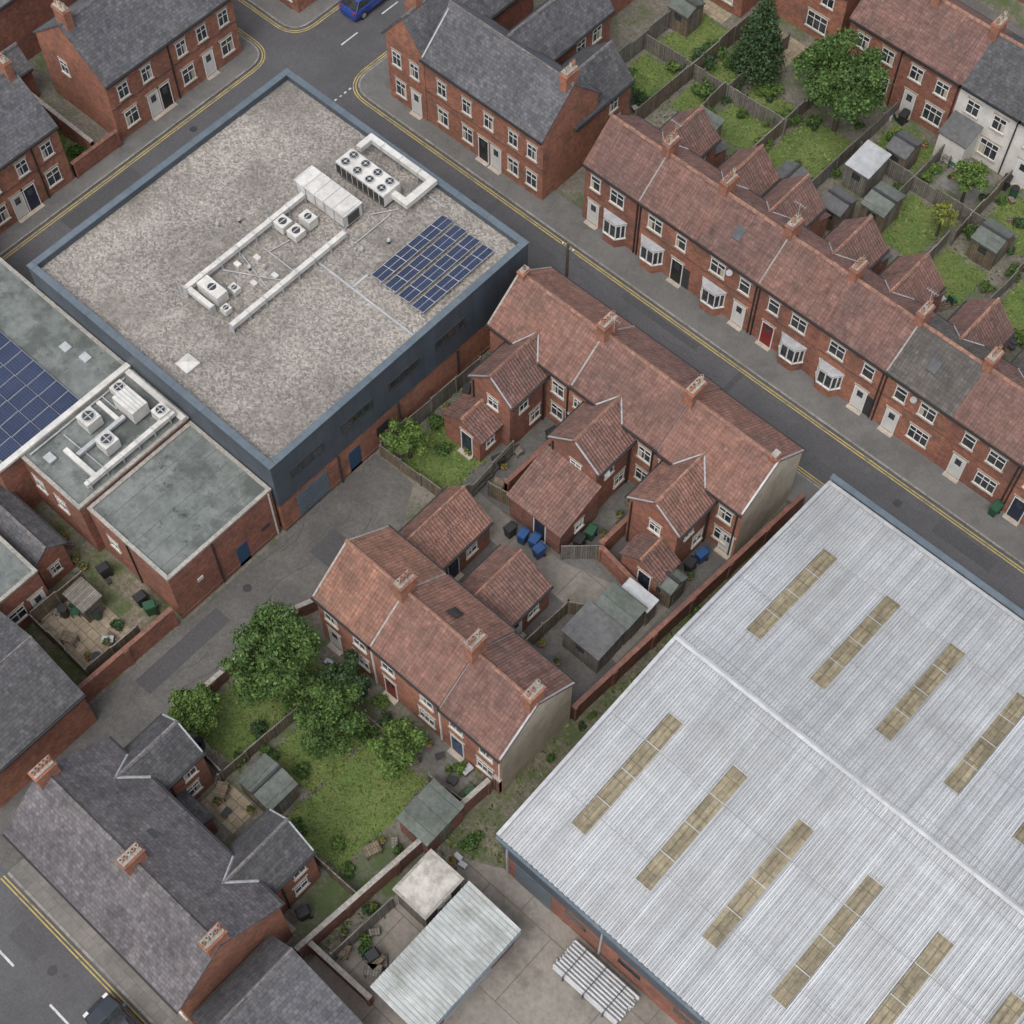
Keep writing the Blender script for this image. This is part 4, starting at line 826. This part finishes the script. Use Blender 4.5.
tufts('weeds',[(-19.6,-18.9,18,26),(-18.3,-17.0,18,45),(-18.3,-17.0,18,45),(-18.9,-18.2,27,38),(-21.0,-19.6,9,12),(-20,-18.4,16,18),(-35.3,-35.0,3,11),(-38.8,-36,36,39.5),(-44,-41,61,63.5),(-30.5,-27.5,61,62.5),(-23,-21,20.0,20.7),(-42,-14,66.5,67.2),(-34.9,-34.6,12,20),(-49,-41,3,8.8)],14,.08)
# ------------------------------------------------------------ props
def binn(x,y,mat,rot=0):
    o=O('wheelie_bin')
    o.hexa('body',mat,[(-.2,-.26,.06),(.2,-.26,.06),(.2,.22,.06),(-.2,.22,.06)],[(-.26,-.33,.95),(.26,-.33,.95),(.26,.31,.95),(-.26,.31,.95)])
    o.hexa('lid',mat,[(-.28,-.36,.955),(.28,-.36,.955),(.28,.36,.955),(-.28,.36,.955)],[(-.25,-.31,1.03),(.25,-.31,1.03),(.25,.28,1.05),(-.25,.28,1.05)])
    for s in (-.24,.24): o.tube('wheels',rubber,(s-.03,.26,.1),(s+.03,.26,.1),.1,n=10)
    o.tube('handle',mat,(-.2,.4,.95),(.2,.4,.95),.025)
    b=o.done(single=True); b.location=(x,y,.015); b.rotation_euler[2]=rot
bins=[(-28.9,32.7,blueP),(-28.2,32.9,blueP),(-27.6,32.6,blueP),(-29.7,32.5,blackP),(-26.3,34.6,blackP),(-26.2,35.5,greenP),(-32.2,38.9,blackP),(-31,38.6,blueP),(-20.6,38.6,blueP),(-20.7,37.7,blackP),(-25.8,38.8,greenP),(-33.3,35.4,blackP),
(-23.2,26.7,blueP),(-22.4,26.7,greenP),(-21.0,27.2,blackP),(-29.6,26.7,blueP),(-33,8.6,greenP),(-22.6,9.2,blackP),(-27,9.3,blackP),(-44.9,15.2,blackP),(-42,15.4,blackP),(-41.2,15.4,greenP),(-20.6,19.5,greenP),(-24,62.4,blueP),(-36.2,62.3,blackP),(-19,62.4,greenP),(-31.4,73.2,blackP),(-23.2,73.1,blackP),(-18.5,10,blackP),(-10,52.3,greenP)]
for x,y,m in bins: binn(x,y,m,random.uniform(-.5,.5))
def small(kind,x,y,rot=0):
    if kind=='pot':
        o=O('plant_pot'); o.cyl('p',pot,0,0,0,.3,.14,.2,n=10); V,F=leafmesh([(0,0,.42,.22)],90,.06); o.add('l',random.choice([leafA,leafB,leafY]),V.tolist(),F)
    elif kind=='table':
        o=O('garden_table'); m=random.choice([wood,woodg]); o.box('top',m,-.45,.45,-.3,.3,.7,.74)
        for a in (-.38,.38):
            for b in (-.24,.24): o.box('legs',m,a-.03,a+.03,b-.03,b+.03,0,.7)
    elif kind=='chair':
        o=O('garden_chair'); m=random.choice([galv,woodg,greenP]); o.box('seat',m,-.23,.23,-.23,.23,.42,.46); o.box('back',m,-.23,.23,.2,.24,.46,.9)
        for a in (-.2,.2):
            for b in (-.2,.2): o.box('leg',m,a-.02,a+.02,b-.02,b+.02,0,.42)
    elif kind=='box':
        o=O('storage_crate'); m=random.choice([wood,woodg,galv,brick3,whitem,greenP]); w=random.uniform(.15,.36); o.box('b',m,-w,w,-w*.6,w*.6,0,w); o.box('b',random.choice([woodg,galv,darkm]),-w-.02,w+.02,-w*.6-.02,w*.6+.02,w,w+.04)
        for a in (-w*.6,w*.6): o.box('b',woodg,a-.04,a+.04,-w*.6-.03,-w*.6,0,w)
    elif kind=='planks':
        o=O('timber_stack')
        for i in range(4): o.box('p',random.choice([wood,woodg,wood]),-.8+random.uniform(-.2,.1),.8+random.uniform(-.1,.2),-.2+i*.1,-.12+i*.1,.0+.06*(i%2),.06+.06*(i%2))
    elif kind=='tank':
        o=O('water_butt'); o.cyl('t',random.choice([greenP,blackP]),0,0,0,.85,.24,.28,n=14); o.cyl('t',blackP,0,0,.85,.9,.29,n=14)
    ob=o.done(single=True); ob.location=(x,y,.015); ob.rotation_euler[2]=rot
zones=[(-25,-22,27.2,29,4),(-23.4,-20.2,35.6,38.2,5),(-33.2,-31.8,34.2,38,4),(-26.7,-25.3,36,39.5,4),(-29.8,-28.7,27,31,4),(-24.6,-21.5,19.1,20.5,5),(-32.5,-26.5,19.8,20.6,7),(-31,-28.6,9.8,11.2,4),(-34.6,-31,11.3,12.2,3),(-45,-41,10.8,13.8,12),(-49,-41,14.2,15.7,8),(-22.9,-21.4,12,15.4,3),(-20.5,-18,9,12.5,11),(-43.9,-40.4,70.5,74,7),(-40.8,-37,62.4,63.5,6),(-36,-32.5,62.4,63.4,5),(-31.5,-27.8,62.4,63,6),(-27,-23,62.4,63.5,6),(-22.6,-18.6,62.4,63.4,6),(-18,-14,62.4,63.6,5),(-32.6,-28.8,71.3,73.5,5),(-28.2,-24.4,71.5,73.6,7),(-48,-45,60.5,62.8,4),(-23.8,-20,71.5,73.5,5),(-38.4,-37.2,36,39,3),(-19.8,-17.2,15.9,17.4,3)]
for x0,x1,y0,y1,n in zones:
    for _ in range(n): small(random.choice(['pot','pot','pot','table','chair','box','box','box','planks','tank']),random.uniform(x0,x1),random.uniform(y0,y1),random.uniform(0,3))
o=O('steel_pipe_stack')
for j in range(3):
    for i in range(9): o.tube('p',galv,(-11.6+.05*j+random.uniform(-.1,.1),15.75+i*.2+j*.03,.18+j*.19),(-7.4+random.uniform(-.15,.1),15.75+i*.2+j*.03,.18+j*.19),.075,n=8)
for x in (-10.8,-9.5,-8.2): o.box('p',woodg,x-.06,x+.06,15.55,17.6,0,.09); o.box('p',darkm,x-.03,x+.03,15.6,15.64,.09,.8); o.box('p',darkm,x-.03,x+.03,17.5,17.54,.09,.8); o.box('p',darkm,x-.02,x+.02,15.6,17.54,.8,.82)
o.done(single=True)
o=O('utility_pole'); o.cyl('pole',bark,-37.9,46.55,.1,6.6,.12,.09,n=10); o.box('crossarm',woodg,-38.4,-37.4,46.5,46.6,6.1,6.2)
for s in (-.4,.4): o.cyl('insulator',whitem,-37.9+s,46.55,6.2,6.32,.05,n=8)
o.done()
def car(x,y,rot,paint,zr=1.5):
    o=O('parked_car')
    S=[(-2.15,.70,.55,.62),(-2.05,.84,.80,.76),(-1.6,.9,.93,.82),(-.7,.9,.95,.84),(.7,.9,.95,.84),(1.2,.89,.90,.80),(1.8,.84,.80,.72),(2.1,.72,.60,.6)]
    V=[];F=[]
    for xx,w,zt,wt in S: V+=[(xx,-w*.93,.22),(xx,-w,.45),(xx,-w*.98,zt-.1),(xx,-wt,zt),(xx,0,zt+.04),(xx,wt,zt),(xx,w*.98,zt-.1),(xx,w,.45),(xx,w*.93,.22)]
    m=9
    for i in range(len(S)-1):
        for j in range(m-1): F.append((i*m+j,i*m+j+1,(i+1)*m+j+1,(i+1)*m+j))
    F.append(tuple(range(m))); F.append(tuple(range((len(S)-1)*m,len(S)*m)))
    o.add('body',paint,V,F)
    o.hexa('windows',glass,[(-1.95,-.8,.9),(1.1,-.8,.9),(1.1,.8,.9),(-1.95,.8,.9)],[(-1.5,-.62,zr-.06),(.2,-.62,zr-.06),(.2,.62,zr-.06),(-1.5,.62,zr-.06)])
    o.hexa('roof',paint,[(-1.52,-.64,zr-.07),(.22,-.64,zr-.07),(.22,.64,zr-.07),(-1.52,.64,zr-.07)],[(-1.42,-.52,zr),(.08,-.52,zr),(.08,.52,zr),(-1.42,.52,zr)])
    for s in (-1,1):
        for a,b in (((-1.95,s*.81,.9),(-1.5,s*.63,zr-.05)),((1.1,s*.81,.9),(.2,s*.63,zr-.05)),((-.55,s*.81,.92),(-.55,s*.63,zr-.05))): o.tube('pillars',paint,a,b,.035)
        for xx in (-1.35,1.3): o.tube('wheels',rubber,(xx,s*.72,.32),(xx,s*.9,.32),.32,n=16); o.tube('wheels',galv,(xx,s*.9,.32),(xx,s*.91,.32),.2,n=12)
        o.box('lights',lampw,1.9,2.06,s*.62-.14,s*.62+.14,.62,.74); o.box('lights',lampr,-2.13,-2.03,s*.66-.1,s*.66+.1,.66,.82); o.box('mirrors',paint,.75,.9,s*.98-.1,s*.98+.1,.95,1.07)
    e=o.done(); e.location=(x,y,.01); e.rotation_euler[2]=rot
car(-24.9,-.85,math.pi,cargrey,1.62); car(-65.6,57.2,math.pi/2,carblue)
# ------------------------------------------------------------ light, world, camera
w=bpy.data.worlds.new('World'); scene.world=w; w.use_nodes=True; nt=w.node_tree
AZ=math.radians(-75); EL=math.radians(62)
sky=nt.nodes.new('ShaderNodeTexSky'); sky.sky_type='NISHITA'; sky.sun_disc=False; sky.sun_elevation=EL; sky.sun_rotation=math.pi/2-AZ; sky.dust_density=5; sky.air_density=1.0
hs=nt.nodes.new('ShaderNodeHueSaturation'); hs.inputs['Saturation'].default_value=.4; hs.inputs['Value'].default_value=1.5; nt.links.new(sky.outputs[0],hs.inputs['Color'])
bg=nt.nodes['Background']; bg.inputs[1].default_value=.15; nt.links.new(hs.outputs[0],bg.inputs[0])
sl=bpy.data.lights.new('sun','SUN'); sl.energy=.75; sl.angle=math.radians(35); sl.color=(1,.985,.96); so=bpy.data.objects.new('sun',sl); COL.objects.link(so)
d=Vector((math.cos(AZ)*math.cos(EL),math.sin(AZ)*math.cos(EL),math.sin(EL))); so.rotation_euler=d.to_track_quat('Z','Y').to_euler(); so.location=(0,0,60)
cam=bpy.data.cameras.new('camera'); co=bpy.data.objects.new('camera',cam); COL.objects.link(co)
co.location=(0,0,82); co.rotation_euler=(math.radians(90)-math.atan(1.8),0,math.radians(42.3)); cam.sensor_width=36; cam.lens=36*1620/1024; cam.clip_end=3000
scene.camera=co
scene.view_settings.view_transform='Standard'; scene.view_settings.look='None'; scene.view_settings.exposure=0
